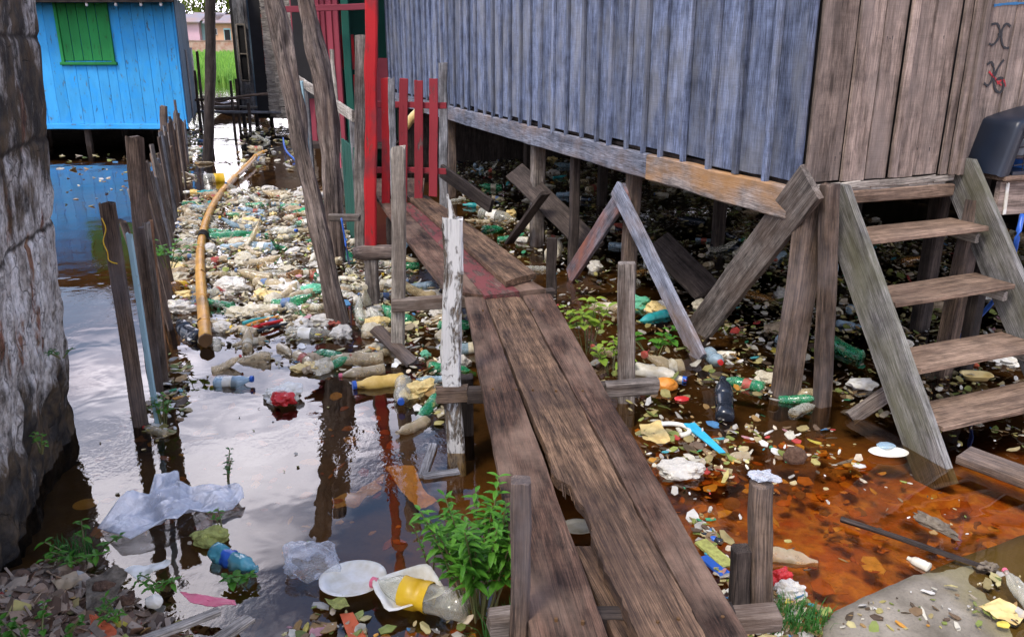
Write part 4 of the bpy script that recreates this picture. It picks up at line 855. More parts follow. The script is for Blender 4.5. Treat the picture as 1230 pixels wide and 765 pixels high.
# ================================================================== FAR BANK HOUSES AND TREES
bkm = plain('brick_retaining_wall', (.34, .17, .12), .9, (.44, .32, .26), 1.5)
mb = MB()
for i in range(60): slab(mb, (-70 + i*2., 113, 1.0 + .05*rng.random()), 1.99, .8, 2.1, rn=None)
mb.add([(-70, 112.5, 2.08), (50, 112.5, 2.08), (50, 113.5, 2.12), (-70, 113.5, 2.12)], [(0, 1, 2, 3)]); tag(mb.build('retaining_wall', bkm), 'low brick retaining wall along the far river bank', 'wall')
pinkm = plain('pink_render', (.62, .40, .46), .9, (.52, .35, .38), .6); peach = plain('peach_render', (.62, .36, .22), .9, sc=.6); whitem = plain('white_render', (.6, .6, .58), .9, sc=.6); aqua = plain('aqua_render', (.35, .58, .58), .9, sc=.6); rooft = plain('grey_roof_sheet', (.22, .22, .26), .7, (.3, .2, .17), .5)
def house(x, y, w, h, wallm, label, wins, z=1.0, roofm=rooft):
    r = thing('far_house', label, 'house', (x, y, 0), 'houses on the far bank')
    mb = MB(); slab(mb, (x, y+3, z+h/2), w, 6, h); mb.build('wall', wallm, r)
    mb = MB(); mb.add([(x-w/2-.4, y-.6, z+h+.02), (x+w/2+.4, y-.6, z+h+.02), (x+w/2+.4, y+3, z+h+1.1), (x-w/2-.4, y+3, z+h+1.1), (x+w/2+.4, y+6.6, z+h), (x-w/2-.4, y+6.6, z+h), (x-w/2-.4, y-.6, z+h-.1), (x+w/2+.4, y-.6, z+h-.1)], [(0, 1, 2, 3), (3, 2, 4, 5), (6, 7, 1, 0)]); mb.build('roof', roofm, r)
    for wx, wz, ww, wh, dr in wins:
        mb = MB(); slab(mb, (x+wx, y-.03, z+wz), ww, .1, wh); f = mb.build('door' if dr else 'window', aqua if dr else whitem, r); mb = MB(); slab(mb, (x+wx, y-.09, z+wz), ww*.8, .04, wh*.82); mb.build('pane', M['darkgap'], f)
ux = lambda u: (u-615)/1000*116*1.02
house(ux(243), 116, 5.6, 3.4, pinkm, 'pink single storey house on the far bank left of the dark pole', [(-1.6, 2.0, .9, .9, 0), (.6, 2.0, .9, .9, 0)])
house(ux(270), 117, 3.6, 3.6, aqua, 'white and aqua house on the far bank just right of the dark pole', [(-1., 1.9, .9, 1.1, 0), (.7, 1.9, .9, 1.1, 0)])
house(ux(292), 116, 3.8, 3.3, peach, 'peach coloured house on the far bank next to the weathered shack', [(-1.0, 2.2, .8, .8, 0), (.7, 1.6, .9, 2., 1)])
for k, x in enumerate((-62, -54, 6, 16, -20, -10)): house(x, 117, 6.5, 3.3, [whitem, pinkm, peach, aqua, whitem, pinkm][k], ['white house farthest left on the far bank', 'pink house second from the left on the far bank', 'peach house right of centre on the far bank', 'aqua house farthest right on the far bank', 'white house left of centre on the far bank', 'plain pink house at the centre of the far bank'][k], [(-1.5, 1.9, 1, 1, 0), (1.5, 1.6, 1, 2, 1)])
def tree(x, y, h, r, label, n=1500):
    t = thing('tree', label, 'tree', (x, y, 0), 'trees behind the far houses')
    mb = MB(); tube(mb, [(x, y, 0), (x+.1, y, h*.35), (x+.3, y+.1, h*.6)], [.35, .25, .12], 8, .1, sub=3)
    for k in range(5): a = k*1.3; tube(mb, [(x+.1, y, h*.4), (x + math.cos(a)*r*.4, y + math.sin(a)*r*.4, h*.62), (x + math.cos(a)*r*.7, y+math.sin(a)*r*.7, h*.8)], [.15, .09, .03], 6, .1, sub=2)
    mb.build('trunk', M['brown'], t); mb = MB(); cl = [(rng.uniform(-1, 1), rng.uniform(-1, 1), rng.uniform(-.75, 1), rng.uniform(.25, .48)) for _ in range(26)]
    for i in range(n):
        c = rng.choice(cl); v = Vector((rng.gauss(0, 1), rng.gauss(0, 1), rng.gauss(0, 1))).normalized()*c[3]*rng.uniform(.6, 1)
        p = Vector((x + (c[0]*.7+v.x)*r, y + (c[1]*.7+v.y)*r, h*.62 + (c[2]*.62+v.z)*r)); s = rng.uniform(.18, .42); a = Vector((rng.gauss(0, 1), rng.gauss(0, 1), rng.gauss(0, 1))).normalized(); b = a.cross(Vector((0, 0, 1))).normalized()
        mb.add([p - a*s, p + b*s*.5, p + a*s, p - b*s*.5], [(0, 1, 2, 3)])
    mb.build('crown', M['crown'], t)
for i, (x, y, h, r) in enumerate([(ux(238)*1.1, 130, 11, 5.5), (ux(262)*1.1, 132, 13, 6), (ux(288)*1.1, 129, 11, 5.5), (ux(315)*1.1, 133, 12, 6), (-60, 131, 12, 6), (-72, 133, 13, 7), (-22, 131, 12, 6), (-8, 133, 13, 6), (8, 131, 12, 6)]):
    tree(x, y, h, r, ['yellow green tree behind the pink far house', 'tallest yellow green tree right behind the dark pole', 'yellow green tree behind the peach far house', 'tree behind the weathered shack roof', 'second tree from the left beyond the far bank', 'tree farthest left beyond the far bank', 'tree left of centre beyond the far bank', 'tree at the centre beyond the far bank', 'tree farthest right beyond the far bank'][i], 1500 if 0 <= i < 4 else 500)
# ================================================================== TRASH
def lathe_pts(prof, seg, crush, bend, seed, flat=1.):
    vs_ = []; fs = []
    for i, (x, r) in enumerate(prof):
        for q in range(seg):
            a = 2*math.pi*q/seg; n1 = noise.noise(Vector((seed + x*14, math.cos(a)*1.2, math.sin(a)*1.2)))
            n2 = noise.noise(Vector((seed + x*30, math.cos(a)*3, math.sin(a)*3)))
            rr = r*(1 + crush*(n1*1.3 + n2*.6)); vs_.append(Vector((x, math.cos(a)*rr + bend*x*x*6, math.sin(a)*rr*flat)))
    for i in range(len(prof)-1):
        for q in range(seg): a = i*seg+q; b = i*seg+(q+1) % seg; fs.append((a, b, b+seg, a+seg))
    return vs_, fs
def bottle_prof(style):
    # x along the bottle, base at 0, neck end at 1 (scaled later)
    if style == 'soda': p = [(0, 0), (.005, .10), (.02, .135), (.10, .14), (.20, .138), (.205, .132), (.5, .132), (.505, .138), (.60, .14), (.72, .125), (.84, .075), (.90, .045), (.93, .043), (.94, .055), (.95, .043), (.965, .042)]
    elif style == 'ribbed': p = [(0, 0), (.005, .10), (.02, .125)] + [(.06+.045*i, .13 if i % 2 else .118) for i in range(12)] + [(.64, .13), (.75, .11), (.85, .06), (.92, .045), (.965, .045)]
    elif style == 'milk': p = [(0, 0), (.01, .13), (.03, .155), (.3, .155), (.33, .145), (.45, .145), (.48, .155), (.6, .155), (.72, .13), (.80, .085), (.86, .07), (.96, .068)]
    else: p = [(0, 0), (.01, .2), (.03, .23), (.5, .23), (.7, .2), (.8, .12), (.86, .10), (.96, .10)]
    out = []
    for a, b in zip(p[:-1], p[1:]):
        n = max(1, int((b[0]-a[0])/.05)); out += [(a[0] + (b[0]-a[0])*i/n, a[1] + (b[1]-a[1])*i/n) for i in range(n)]
    return out + [p[-1]]
def make_bottle(style, colr, L, cap, labelc, crush, label, loc=(0, 0, 0), rot=0, tilt=0., group=None, seed=None, flat=1., seg=14, name='plastic_bottle', cat='bottle', fullcap=True):
    t = thing(name, label, cat, (0, 0, 0), group); seed = rng.uniform(0, 99) if seed is None else seed; bend = 0. if seed == 5. else rng.uniform(-.1, .1)*crush*5
    pr = bottle_prof(style); vs_, fs = lathe_pts(pr, seg, crush, bend, seed, flat)
    mb = MB(); mb.add([v*L for v in vs_], fs); mb.build('body', PETS[colr], t, smooth=True)
    rr = max(r for x, r in pr)
    if labelc:
        mb = MB(); lp = [(x, r*1.025+.001) for x, r in pr if .22 <= x <= .48]; v2, f2 = lathe_pts(lp, seg, crush, bend, seed, flat); mb.add([v*L for v in v2], f2); mb.build('label', M[labelc], t, smooth=True)
    if cap:
        nr = pr[-1][1]*1.25; y0 = bend*6; mb = MB(); v2, f2 = lathe_pts([(.93, nr), (1.0, nr), (1.004, nr*.9), (1.005, 0)], 10, 0, 0, 0, 1); mb.add([Vector((v.x, v.y + y0*.9, v.z))*L for v in v2], f2); mb.build('cap', M[cap], t, smooth=False)
    t.location = loc; t.rotation_euler = (rng.uniform(0, 6), tilt, rot); t['r'] = 0
    del t['r']
    return t
placed = []
def hero(style, colr, capx, basex, cap, labelc, label, crush=.12, z=None, flat=1., tilt=0., name='plastic_bottle', Lmul=1., cat='bottle', wet=.2, seed=None):
    A, B = P(*capx, .03), P(*basex, .03); d = A - B; L = d.length*Lmul; rr = max(r for x, r in bottle_prof(style))*L
    zz = rr*wet if z is None else z
    placed.extend([Vector((A.x, A.y, 0)), Vector((B.x, B.y, 0)), Vector(((A.x+B.x)/2, (A.y+B.y)/2, 0))])
    return make_bottle(style, colr, L, cap, labelc, crush, label, (B.x, B.y, zz), math.atan2(d.y, d.x), -tilt, flat=flat, name=name, cat=cat, seg=18, seed=seed)
def blob(mb, c, sx, sy, sz, amp=.3, freq=1.6, sub=3, seed=None, col=(1, 1, 1), rot=0., ridge=.0, m=0):
    bm = bmesh.new(); bmesh.ops.create_icosphere(bm, subdivisions=sub, radius=1); seed = rng.uniform(0, 99) if seed is None else seed
    vs_ = []; cr, sr = math.cos(rot), math.sin(rot)
    for v in bm.verts:
        p = v.co; d = 1 + amp*(noise.noise(p*freq + Vector((seed, 0, 0)))*1.8) - ridge*.55*(.35 - abs(noise.noise(p*freq*1.7 + Vector((0, seed, 0)))))  + ridge*.10*noise.noise(p*freq*6)
        x, y, z = p.x*sx*d, p.y*sy*d, p.z*sz*d; z = max(z, -sz*.5); vs_.append((c[0] + x*cr - y*sr, c[1] + x*sr + y*cr, c[2] + z))
    fs = [tuple(v.index for v in f.verts) for f in bm.faces]; bm.free(); mb.add(vs_, fs, col=col, m=m)
def lump(name, label, cat, px, w, h, mat, amp=.3, ridge=.5, freq=1.6, sub=4, z=.0, dep=None, rot=0., group=None, smooth=False):
    """crumpled thing: px centre, w across in pixels, h height above water in metres"""
    p = P(px[0], px[1], z); d = (p - Vector((0, 0, CAMZ))).length; sx = w/2*d/F; mb = MB(); blob(mb, (p.x, p.y, z + h*.3), sx, dep or sx*.7, h*.6, amp, freq, sub, ridge=ridge, rot=rot)
    return tag(mb.build(name, mat, smooth=smooth, origin=tuple(p)), label, cat, group)
def sheet(name, label, cat, px, mat, z=.01, crinkle=.012, th=.002, n=14, curl=0., parent=None, fr=12., smooth=False):
    """thin sheet of material bounded by a pixel outline, crinkled, with thickness"""
    pts = [P(u, v, z) for u, v in px]; c = sum(pts, Vector())/len(pts); mb = MB(); vs_ = [c]; fs = []; m = 36; so = rng.uniform(0, 50)
    per = []
    for i in range(m):
        s = i/m*len(pts); k = int(s); per.append(pts[k].lerp(pts[(k+1) % len(pts)], s-k))
    vs_ = [c + Vector((0, 0, crinkle*noise.noise(c*fr + Vector((so, 0, 0)))))]
    for r in range(1, n+1):
        for p in per:
            q = c.lerp(p, r/n); vs_.append(q + Vector((0, 0, crinkle*(noise.noise(q*fr + Vector((so, 0, 0))) + .5*noise.noise(q*fr*2.7)) + crinkle*.6 + curl*(r/n)**3)))
    for i in range(m): fs.append((0, 1+i, 1+(i+1) % m))
    for r in range(1, n):
        for i in range(m): a = 1+(r-1)*m+i; b = 1+(r-1)*m+(i+1) % m; fs.append((a, a+m, b+m, b))
    nv = len(vs_); vs2 = vs_ + [v - Vector((0, 0, th)) for v in vs_]; fs2 = fs + [tuple(nv + i for i in reversed(f)) for f in fs]
    for i in range(m): a = 1+(n-1)*m+i; b = 1+(n-1)*m+(i+1) % m; fs2.append((a, nv+a, nv+b, b))
    mb.add(vs2, fs2); o = mb.build(name, mat, parent, smooth=smooth, origin=None if parent else tuple(c))
    return o if parent else tag(o, label, cat)
def dish(name, label, cat, px, rx, ry, dep, mat, z=.02, tilt=(0, 0), rot=0., sq=2., seg=32):
    p = P(*px, z); vs_ = []; fs = []; prof = [(0, 0), (.35, .0), (.62, .0), (.70, .12), (.80, .7), (.88, .95), (1., 1.), (1.01, .93), (.88, .86), (.80, .6), (.70, .02), (.3, -.08), (0, -.08)]
    cr, sr = math.cos(rot), math.sin(rot)
    for r, h in prof:
        for q in range(seg):
            a = 2*math.pi*q/seg; ca, sa = math.cos(a), math.sin(a); k = (abs(ca)**sq + abs(sa)**sq)**(-1/sq); x = ca*k*r*rx*(1+.03*noise.noise(Vector((ca*2, sa*2, r)))); y = sa*k*r*ry
            X, Y = x*cr - y*sr, x*sr + y*cr; vs_.append((p.x + X, p.y + Y, p.z + h*dep + X*tilt[0] + Y*tilt[1]))
    for i in range(len(prof)-1):
        for q in range(seg): a = i*seg+q; b = i*seg+(q+1) % seg; fs.append((a, b, b+seg, a+seg))
    mb = MB(); mb.add(vs_, fs); return tag(mb.build(name, mat, smooth=True, origin=tuple(p)), label, cat)
def stick(name, label, a, b, r, mat, z0=.01, z1=.01, cat='stick', box=False, w=None):
    A, B = P(*a, z0), P(*b, z1); mb = MB()
    if box: board(mb, A, B, w or r*2, r, n=6, j=.003)
    else: tube(mb, [A, A.lerp(B, .35) + Vector((.0, 0, r*.4)), A.lerp(B, .7), B], [r, r*.95, r*.85, r*.7], 9, .25, sub=5, wob=r*.6)
    return tag(mb.build(name, mat, origin=tuple(A)), label, cat)

# ---- the yellow bamboo pole
bp = thing('bamboo_pole', 'long curved yellow bamboo pole floating down the channel', 'bamboo pole', tuple(P(245, 300)))
bpx = [(247, 409), (244, 372), (241, 335), (241, 300), (247, 268), (260, 240), (278, 218), (298, 198), (308, 187), (320, 181)]
bpt = [P(u, v, .05 if i < 7 else .05 + .03*(i-6)) for i, (u, v) in enumerate(bpx)]; br = [.045, .045, .043, .041, .042, .045, .046, .042, .032, .02]
mb = MB(); tube(mb, bpt, br, 16, .03, grain=False, sub=8); mb.build('cane', M['bamboo'], bp, smooth=True)
for k in range(11):
    s = (k+.6)/11*(len(bpt)-1); i = int(s); q = bpt[i].lerp(bpt[i+1], s-i); d = (bpt[i+1]-bpt[i]).normalized(); r = br[i]
    mb = MB(); tube(mb, [q-d*.012, q, q+d*.012], [r*1.01, r*1.09, r*1.01], 14, .04, grain=False)
    mb.build('node_ring', M['bamboo'], bp, smooth=True)
    if k < 8: mb = MB(); e = q + Vector((rng.choice([-1, 1])*r*.9, -.0, r*.4)); tube(mb, [e, e + Vector((rng.choice([-.03, .02]), 0, .03))], [.016, .009], 6, .2, grain=False); mb.build('stub', M['knot'], bp)
mb = MB(); q = bpt[0]; d = (bpt[0]-bpt[1]).normalized(); tube(mb, [q-d*.005, q+d*.01], [.05, .046], 12, .2, grain=False); mb.build('cut_end', M['knot'], bp)
tk = MB()
for k in range(3): q = bpt[3].lerp(bpt[4], .4+.06*k); tube(tk, [q + Vector((-.055, .0, -.02)), q + Vector((-.03, -.0, .045)), q + Vector((.03, .0, .045)), q + Vector((.06, 0, -.01)), q+Vector((.14, .03*k-.03, -.03))], .009, 6, .2, grain=False, sub=3)
tag(tk.build('binding', M['black_rubber']), 'black rubber strip tied round the yellow bamboo', 'binding')

# ---- bottles that can be told apart (cap end, base end)
hero('soda', 'murky', (408, 449), (462, 441), 'pink_plastic', None, 'grainy clear bottle with pink cap above the yellow bottle', wet=.3)
hero('milk', 'yellow', (424, 462), (486, 453), 'blue_plastic', None, 'cream yellow bottle with blue cap floating left of the white post', .06)
hero('soda', 'clear', (486, 499), (484, 455), 'blue_plastic', None, 'clear bottle with blue cap pointing toward the viewer beside the yellow bottle', .1, Lmul=.72)
hero('ribbed', 'blueish', (498, 455), (540, 451), None, None, 'bluish clear bottle against the white peeling post', .1)
hero('soda', 'green', (510, 498), (524, 474), 'red_plastic', None, 'small green bottle with red cap left of the white peeling post', .1)
hero('ribbed', 'murky', (482, 521), (512, 500), None, None, 'ribbed tan bottle half sunk by the foot of the white post', .12)
hero('milk', 'clear', (404, 402), (345, 399), None, 'white_foam', 'clear bottle with white label lying before the front log', .15)
hero('soda', 'murky', (290, 433), (254, 441), 'red_plastic', None, 'tan bottle with red cap floating below the bamboo end', .12)
hero('milk', 'blueish', (304, 457), (257, 456), 'blue_plastic', 'white_foam', 'whitish bottle with blue cap below the red capped one', .1)
hero('milk', 'clear', (292, 213), (245, 217), None, 'yellow_plastic', 'clear bottle with yellow band in the bright upper channel', .12, wet=.4)
hero('ribbed', 'green', (306, 281), (251, 285), 'green_plastic', None, 'long green ribbed bottle right of the bamboo binding', .12)
hero('soda', 'blueish', (288, 293), (330, 296), 'white_foam', 'white_foam', 'clear bottle with white label just below the long green bottle', .1)
hero('soda', 'green', (322, 300), (344, 296), None, None, 'bright green crushed bottle left of the twin logs', .3)
hero('soda', 'green', (338, 253), (378, 251), None, 'green_plastic', 'green bottle with green label nearest the twin logs', .12)
hero('soda', 'green', (345, 264), (380, 266), None, 'white_foam', 'green bottle with white label beside the twin logs', .12)
hero('soda', 'dark', (205, 388), (240, 405), None, None, 'dark bottle by the fence at the bamboo end', .08)
hero('soda', 'brown', (232, 330), (203, 350), None, 'yellow_plastic', 'brown bottle with yellow label between fence and bamboo', .1)
hero('soda', 'clear', (222, 403), (262, 410), 'orange_plastic', None, 'small clear bottle with orange cap touching the bamboo end', .12)
bb = hero('soda', 'clear', (447, 704), (562, 736), 'pink_plastic', None, 'big clear bottle with wide yellow label on the near shore', .14, z=.05, seed=5.)
pr_ = [(x, r*1.03+.002) for x, r in bottle_prof('soda') if .33 <= x <= .66]
hero('soda', 'aqua', (311, 688), (258, 662), None, 'blue_plastic', 'crushed blue bottle under the green sponge', .3, z=.03)
hero('milk', 'white', (826, 450), (762, 441), 'blue_plastic', None, 'white milk bottle with blue cap at the foot of the grey squared post', .06)
hero('soda', 'dark', (868, 468), (871, 500), None, 'dark_bottle', 'black bottle standing out of the leaves beneath the crossed braces', .06, tilt=.3)
hero('milk', 'white', (848, 418), (884, 424), None, None, 'dirty white bottle near the foot of the leaning blue grey brace', .12)
hero('soda', 'blueish', (869, 443), (851, 420), 'red_plastic', None, 'bluish bottle with red cap near the foot of the blue grey brace', .1)
hero('soda', 'teal', (765, 381), (803, 374), None, None, 'teal bottle behind the grey squared post', .1)
hero('ribbed', 'green', (975, 406), (1036, 426), None, None, 'green bottle in shade between corner stilt and stairs', .1)
hero('soda', 'clear', (1212, 700), (1245, 742), 'pink_plastic', None, 'clear bottle with pink cap on the concrete at the right edge', .12, z=.05)
hero('milk', 'murky', (985, 664), (915, 660), None, None, 'grey white bottle floating right of the near right post', .12)
hero('jar', 'murky', (872, 545), (900, 543), None, None, 'small clouded jar beside the cyan slat', .05, name='jar', cat='jar')
hero('jar', 'white', (1090, 663), (1118, 676), None, None, 'cream jar floating below the dark stick', .08, name='jar', cat='jar')
hero('soda', 'dark', (838, 633), (868, 645), None, 'blue_plastic', 'dark bottle with blue label against the walkway edge above the yellow scrap', .1)
hero('soda', 'murky', (172, 508), (200, 518), 'red_plastic', None, 'small murky bottle with red cap at the foot of the leaning board', .15)
hero('soda', 'clear', (357, 281), (330, 276), 'blue_plastic', None, 'clear bottle with blue cap under the green ones by the logs', .12)
hero('soda', 'clear', (560, 183), (600, 190), None, None, 'clear bottle in the shade behind the red gate', .1)
hero('milk', 'clear', (620, 262), (577, 256), None, 'white_foam', 'clear bottle with white label beyond the short top plank', .1)
hero('soda', 'green', (612, 270), (580, 274), None, None, 'green bottle beyond the short top plank', .1)
hero('soda', 'white', (678, 290), (662, 305), None, None, 'white bottle beside the short dark post', .1)
hero('soda', 'green', (452, 372), (494, 385), None, None, 'green bottle under the crossbeam of the pale post', .1)

# big bottle label
lb = None
for ch in bb.children: pass
mb = MB(); v2, f2 = lathe_pts([(x, r*1.05+.003) for x, r in bottle_prof('soda') if .38 <= x <= .70], 18, .14, 0, 5.); L_ = (P(447, 704, .03) - P(562, 736, .03)).length
me_parent = bb; o = mb; mb.add([v*L_ for v in v2], f2); WL[bb.name] = Vector((0, 0, 0)); mb.build('label', M['yellow_plastic'], bb, smooth=True)

# ---- bags, lumps, boxes
def crease(m, sc, st, dist):
    nt = m.node_tree; b = nt.nodes['Principled BSDF']; tcx = nd(nt, 'ShaderNodeTexCoord').outputs['Object']
    w = mix(nt, .3, tcx, nd(nt, 'ShaderNodeTexNoise', {'Vector': tcx, 'Scale': sc*.5, 'Detail': 5.}).outputs[1])
    v = nd(nt, 'ShaderNodeTexVoronoi', {'Vector': w, 'Scale': sc}, feature='F1').outputs[0]; v2 = nd(nt, 'ShaderNodeTexVoronoi', {'Vector': w, 'Scale': sc*3.1}, feature='F1').outputs[0]
    bp = nd(nt, 'ShaderNodeBump', {'Height': mth(nt, 'ADD', v, mth(nt, 'MULTIPLY', v2, .35)), 'Strength': st, 'Distance': dist}); nt.links.new(bp.outputs[0], b.inputs['Normal'])
M['bigbag'] = pet('big_clear_sheet', (.86, .88, .93), .24, .12, (.7, .7, .7), .5); crease(M['bigbag'], 14., .35, .02)
M['bagthin'] = pet('clear_water_filled_bag', (.85, .88, .93), .10, .1, (.6, .6, .6), .3); crease(M['bagthin'], 14., .3, .015)
for k_ in ('bag', 'baggy', 'baggreen'): crease(M[k_], 9. if k_ != 'bag' else 16., .5, .03)
def bigbag():
    px = [(117, 634), (150, 605), (180, 592), (203, 566), (216, 572), (217, 588), (250, 592), (284, 588), (295, 598), (288, 610), (262, 618), (225, 626), (188, 642), (152, 656)]
    o = sheet('plastic_sheet', 'large crumpled clear plastic sheet floating near the old wall', 'plastic sheet', px, M['bigbag'], z=.012, crinkle=.05, n=30, fr=11., th=.003, smooth=True)
    return o
bigbag()
lump('plastic_bag', 'white knotted bag right of the bamboo in the litter', 'bag', (278, 350), 44, .13, M['baggy'], .25, .5)
lump('plastic_bag', 'clear crumpled bag left of the bamboo above the dark bottle', 'bag', (218, 374), 34, .10, M['baggy'], .3, .6)
lump('plastic_bag', 'long brownish bag slanting toward the front log', 'bag', (342, 348), 56, .08, M['baggy'], .25, .7, rot=-.8, dep=.10)
lump('plastic_bag', 'torn light green bag against the front log', 'bag', (378, 350), 30, .07, M['baggreen'], .3, .6)
lump('plastic_bag', 'white crumpled packet with red print floating alone in the open water', 'packet', (342, 478), 40, .09, M['white_foam'], .3, .5, dep=.09)
lump('wrapper', 'red printed end of the crumpled packet', 'wrapper', (340, 484), 26, .075, M['red_plastic'], .3, .5, dep=.05, z=.02)
lump('food_scrap', 'tan bread like scrap above the floating packet', 'scrap', (372, 433), 28, .05, M['tan_scrap'], .3, .3)
lump('food_scrap', 'pale lemon scrap beside the floating packet', 'scrap', (362, 445), 22, .05, M['cream_plastic'], .3, .3)
lump('plastic_bag', 'clear bag full of water left of the white round plate', 'bag', (372, 682), 60, .12, M['bagthin'], .25, .5, dep=.10, z=.0, smooth=True)
lump('sponge', 'yellow green sponge on the water below the clear plastic sheet', 'sponge', (252, 649), 40, .06, M['sponge_foam'], .25, .4)
lump('husk', 'brown fibrous fruit husk on the debris shore', 'husk', (125, 711), 26, .05, M['brown_husk'], .12, .3, z=.06)
lump('husk', 'brown round husk floating in the orange water', 'husk', (954, 554), 26, .09, M['brown_husk'], .08, .2)
lump('husk', 'small dark seed husk on the shore right of the fibrous husk', 'husk', (152, 724), 18, .035, M['brown_husk'], .15, .3, z=.06)
lump('foam_block', 'small white foam block on the debris shore', 'foam', (186, 727), 20, .05, M['white_foam'], .1, .2, z=.06, sub=2)
lump('plastic_bag', 'white crumpled bag beside the walkway in the orange water', 'bag', (818, 568), 50, .07, M['baggy'], .25, .45)
lump('plastic_bag', 'red bag at the foot of the near right post', 'bag', (938, 700), 26, .07, M['red_plastic'], .3, .5, z=.0)
lump('plastic_bag', 'greenish clear bag below the red bag', 'bag', (948, 716), 34, .07, M['baggy'], .3, .5)
lump('plastic_bag', 'shredded bluish plastic bundle stuck on the near right post', 'bag', (921, 570), 36, .06, M['bag'], .5, .8, z=.93-.0 if False else 0.0)
lump('orange_peel', 'bright orange scrap behind the second lowest tread', 'scrap', (1162, 438), 20, .06, M['orange_red_card'], .25, .4)
lump('orange_box', 'faded orange plastic tub beside the squared post crossbeam', 'tub', (799, 467), 28, .08, M['orange_plastic'], .1, .1, sub=3)
lump('plastic_disc', 'round red lid among leaves below the walkway crossbeam', 'lid', (819, 480), 18, .02, M['red_plastic'], .08, .0)
lump('foam_block', 'white shoe shaped foam left of the stairs', 'foam', (1035, 465), 32, .06, M['white_foam'], .2, .2, dep=.06)
lump('plastic_bag', 'white scrap under the lowest visible tread', 'bag', (1206, 436), 28, .05, M['white_foam'], .35, .6)
dish('foam_plate', 'white round foam plate floating near the front', 'plate', (424, 699), .130, .122, .022, M['white_foam'], z=.012, tilt=(.05, -.04))
dish('foam_tray', 'white square foam tray behind the big yellow labelled bottle', 'tray', (491, 712), .12, .095, .03, M['white_foam'], z=.03, tilt=(-.05, .1), rot=.5, sq=7.)
dish('plastic_disc', 'pale grey disc seen in the water through the rotted gap of the walkway', 'disc', (694, 634), .075, .06, .01, M['dirty_white'], z=.015)
lump('food_scrap', 'yellowish scrap in the water under the rotted gap of the walkway', 'scrap', (712, 676), 22, .05, M['sponge_foam'], .3, .4)
dish('plastic_bowl', 'cream plastic bowl in the litter under the stairs', 'bowl', (1172, 455), .095, .06, .035, M['cream_plastic'], z=.015, sq=3., rot=-.1)
dish('foam_plate', 'white plate with blue disc floating left of the stringer foot', 'plate', (1067, 545), .10, .06, .014, M['white_foam'], z=.01)
lump('plastic_disc', 'pale blue round lid on the plate near the stringer foot', 'lid', (1064, 536), 20, .02, PETS['blueish'], .05, .0, z=.02)
cyn = MB(); A, B = P(828, 509, .03), P(868, 544, .015); board(cyn, A, B, .065, .012, n=8, j=.001, taper=.55); tag(cyn.build('plastic_strip', M['cyan_plastic'], origin=tuple(A)), 'bright cyan plastic slat floating in the orange water', 'slat')
rg = MB(); c = P(806, 516, .02); tube(rg, [c + Vector((math.cos(a)*.10, math.sin(a)*.075, 0)) for a in [x*.5-1.2 for x in range(8)]], .014, 8, .1, grain=False, sub=4); tag(rg.build('foam_ring', M['white_foam'], smooth=True), 'broken white foam ring above the cyan slat', 'ring')
sheet('torn_sheet', 'cream torn board right of the walkway above the orange water', 'board', [(768, 512), (792, 508), (806, 530), (790, 536), (772, 528)], M['cream_plastic'], z=.015, crinkle=.02)
stick('dark_stick', 'long dark wet stick lying on the orange water', (1012, 624), (1190, 684), .013, M['darkwood'], .02, .035)
lump('root_end', 'pale broken root at the right end of the dark stick', 'root', (1187, 683), 18, .035, M['driftwood'], .4, .6, z=.02)
lump('driftwood', 'short grey driftwood chunk above the dark stick', 'driftwood', (1122, 632), 50, .035, M['driftwood'], .25, .6, rot=-1.05, dep=.04)
stick('yellow_scrap', 'flat yellow plastic strip beside the near right post', (842, 650), (876, 680), .012, M['sponge_foam'], .02, .01, 'strip', True, .06)
stick('blue_scrap', 'blue rubber strip under the yellow strip', (846, 668), (872, 690), .012, M['blue_plastic'], .01, .01, 'strip', True, .05)
stick('plank_scrap', 'thick reddish brown plank lying in the water below the stairs', (1158, 546), (1260, 584), .05, M['brown'], .03, .03, 'plank', True, .16)
stick('wooden_batten', 'pale long batten on the near left debris shore', (262, 734), (140, 782), .022, M['pale'], .07, .08, 'batten', True, .035)
stick('wooden_batten', 'second short batten at the near shore bottom', (300, 742), (230, 790), .02, M['pale'], .06, .06, 'batten', True, .05)
sheet('card_scrap', 'bright pink card scrap on the debris shore', 'card', [(216, 711), (235, 714), (282, 722), (284, 728), (258, 729), (228, 724)], M['pink_plastic'], z=.065, crinkle=.01)
sheet('card_scrap', 'orange red card scrap on the near debris shore', 'card', [(107, 736), (116, 740), (141, 758), (138, 770), (110, 765)], M['orange_red_card'], z=.085, crinkle=.012)
sheet('card_scrap', 'orange red shard in the water below the foam plate', 'card', [(408, 738), (424, 736), (440, 765), (422, 775)], M['orange_red_card'], z=.01, crinkle=.006)
for k, (px, mt, lb_) in enumerate([([(104, 700), (140, 682), (155, 690), (128, 740), (104, 735)], 'driftwood', 'grey bark slab in the middle of the debris shore'), ([(60, 700), (92, 688), (100, 700), (72, 712)], 'tan_scrap', 'tan bark piece nearest the old wall'), ([(150, 690), (200, 672), (206, 680), (168, 700)], 'white_foam', 'whitish torn sheet at the top of the debris shore'), ([(1175, 730), (1200, 722), (1232, 738), (1222, 750), (1190, 742)], 'cream_plastic', 'cream folded leaf on the concrete slab'), ([(390, 722), (412, 716), (420, 726), (402, 734)], 'sponge_foam', 'yellow green leaf under the white round plate')]):
    sheet('bark_piece' if 'bark' in lb_ else 'scrap', lb_, 'scrap', px, M[mt], z=.075 if k < 3 else .03, crinkle=.02)
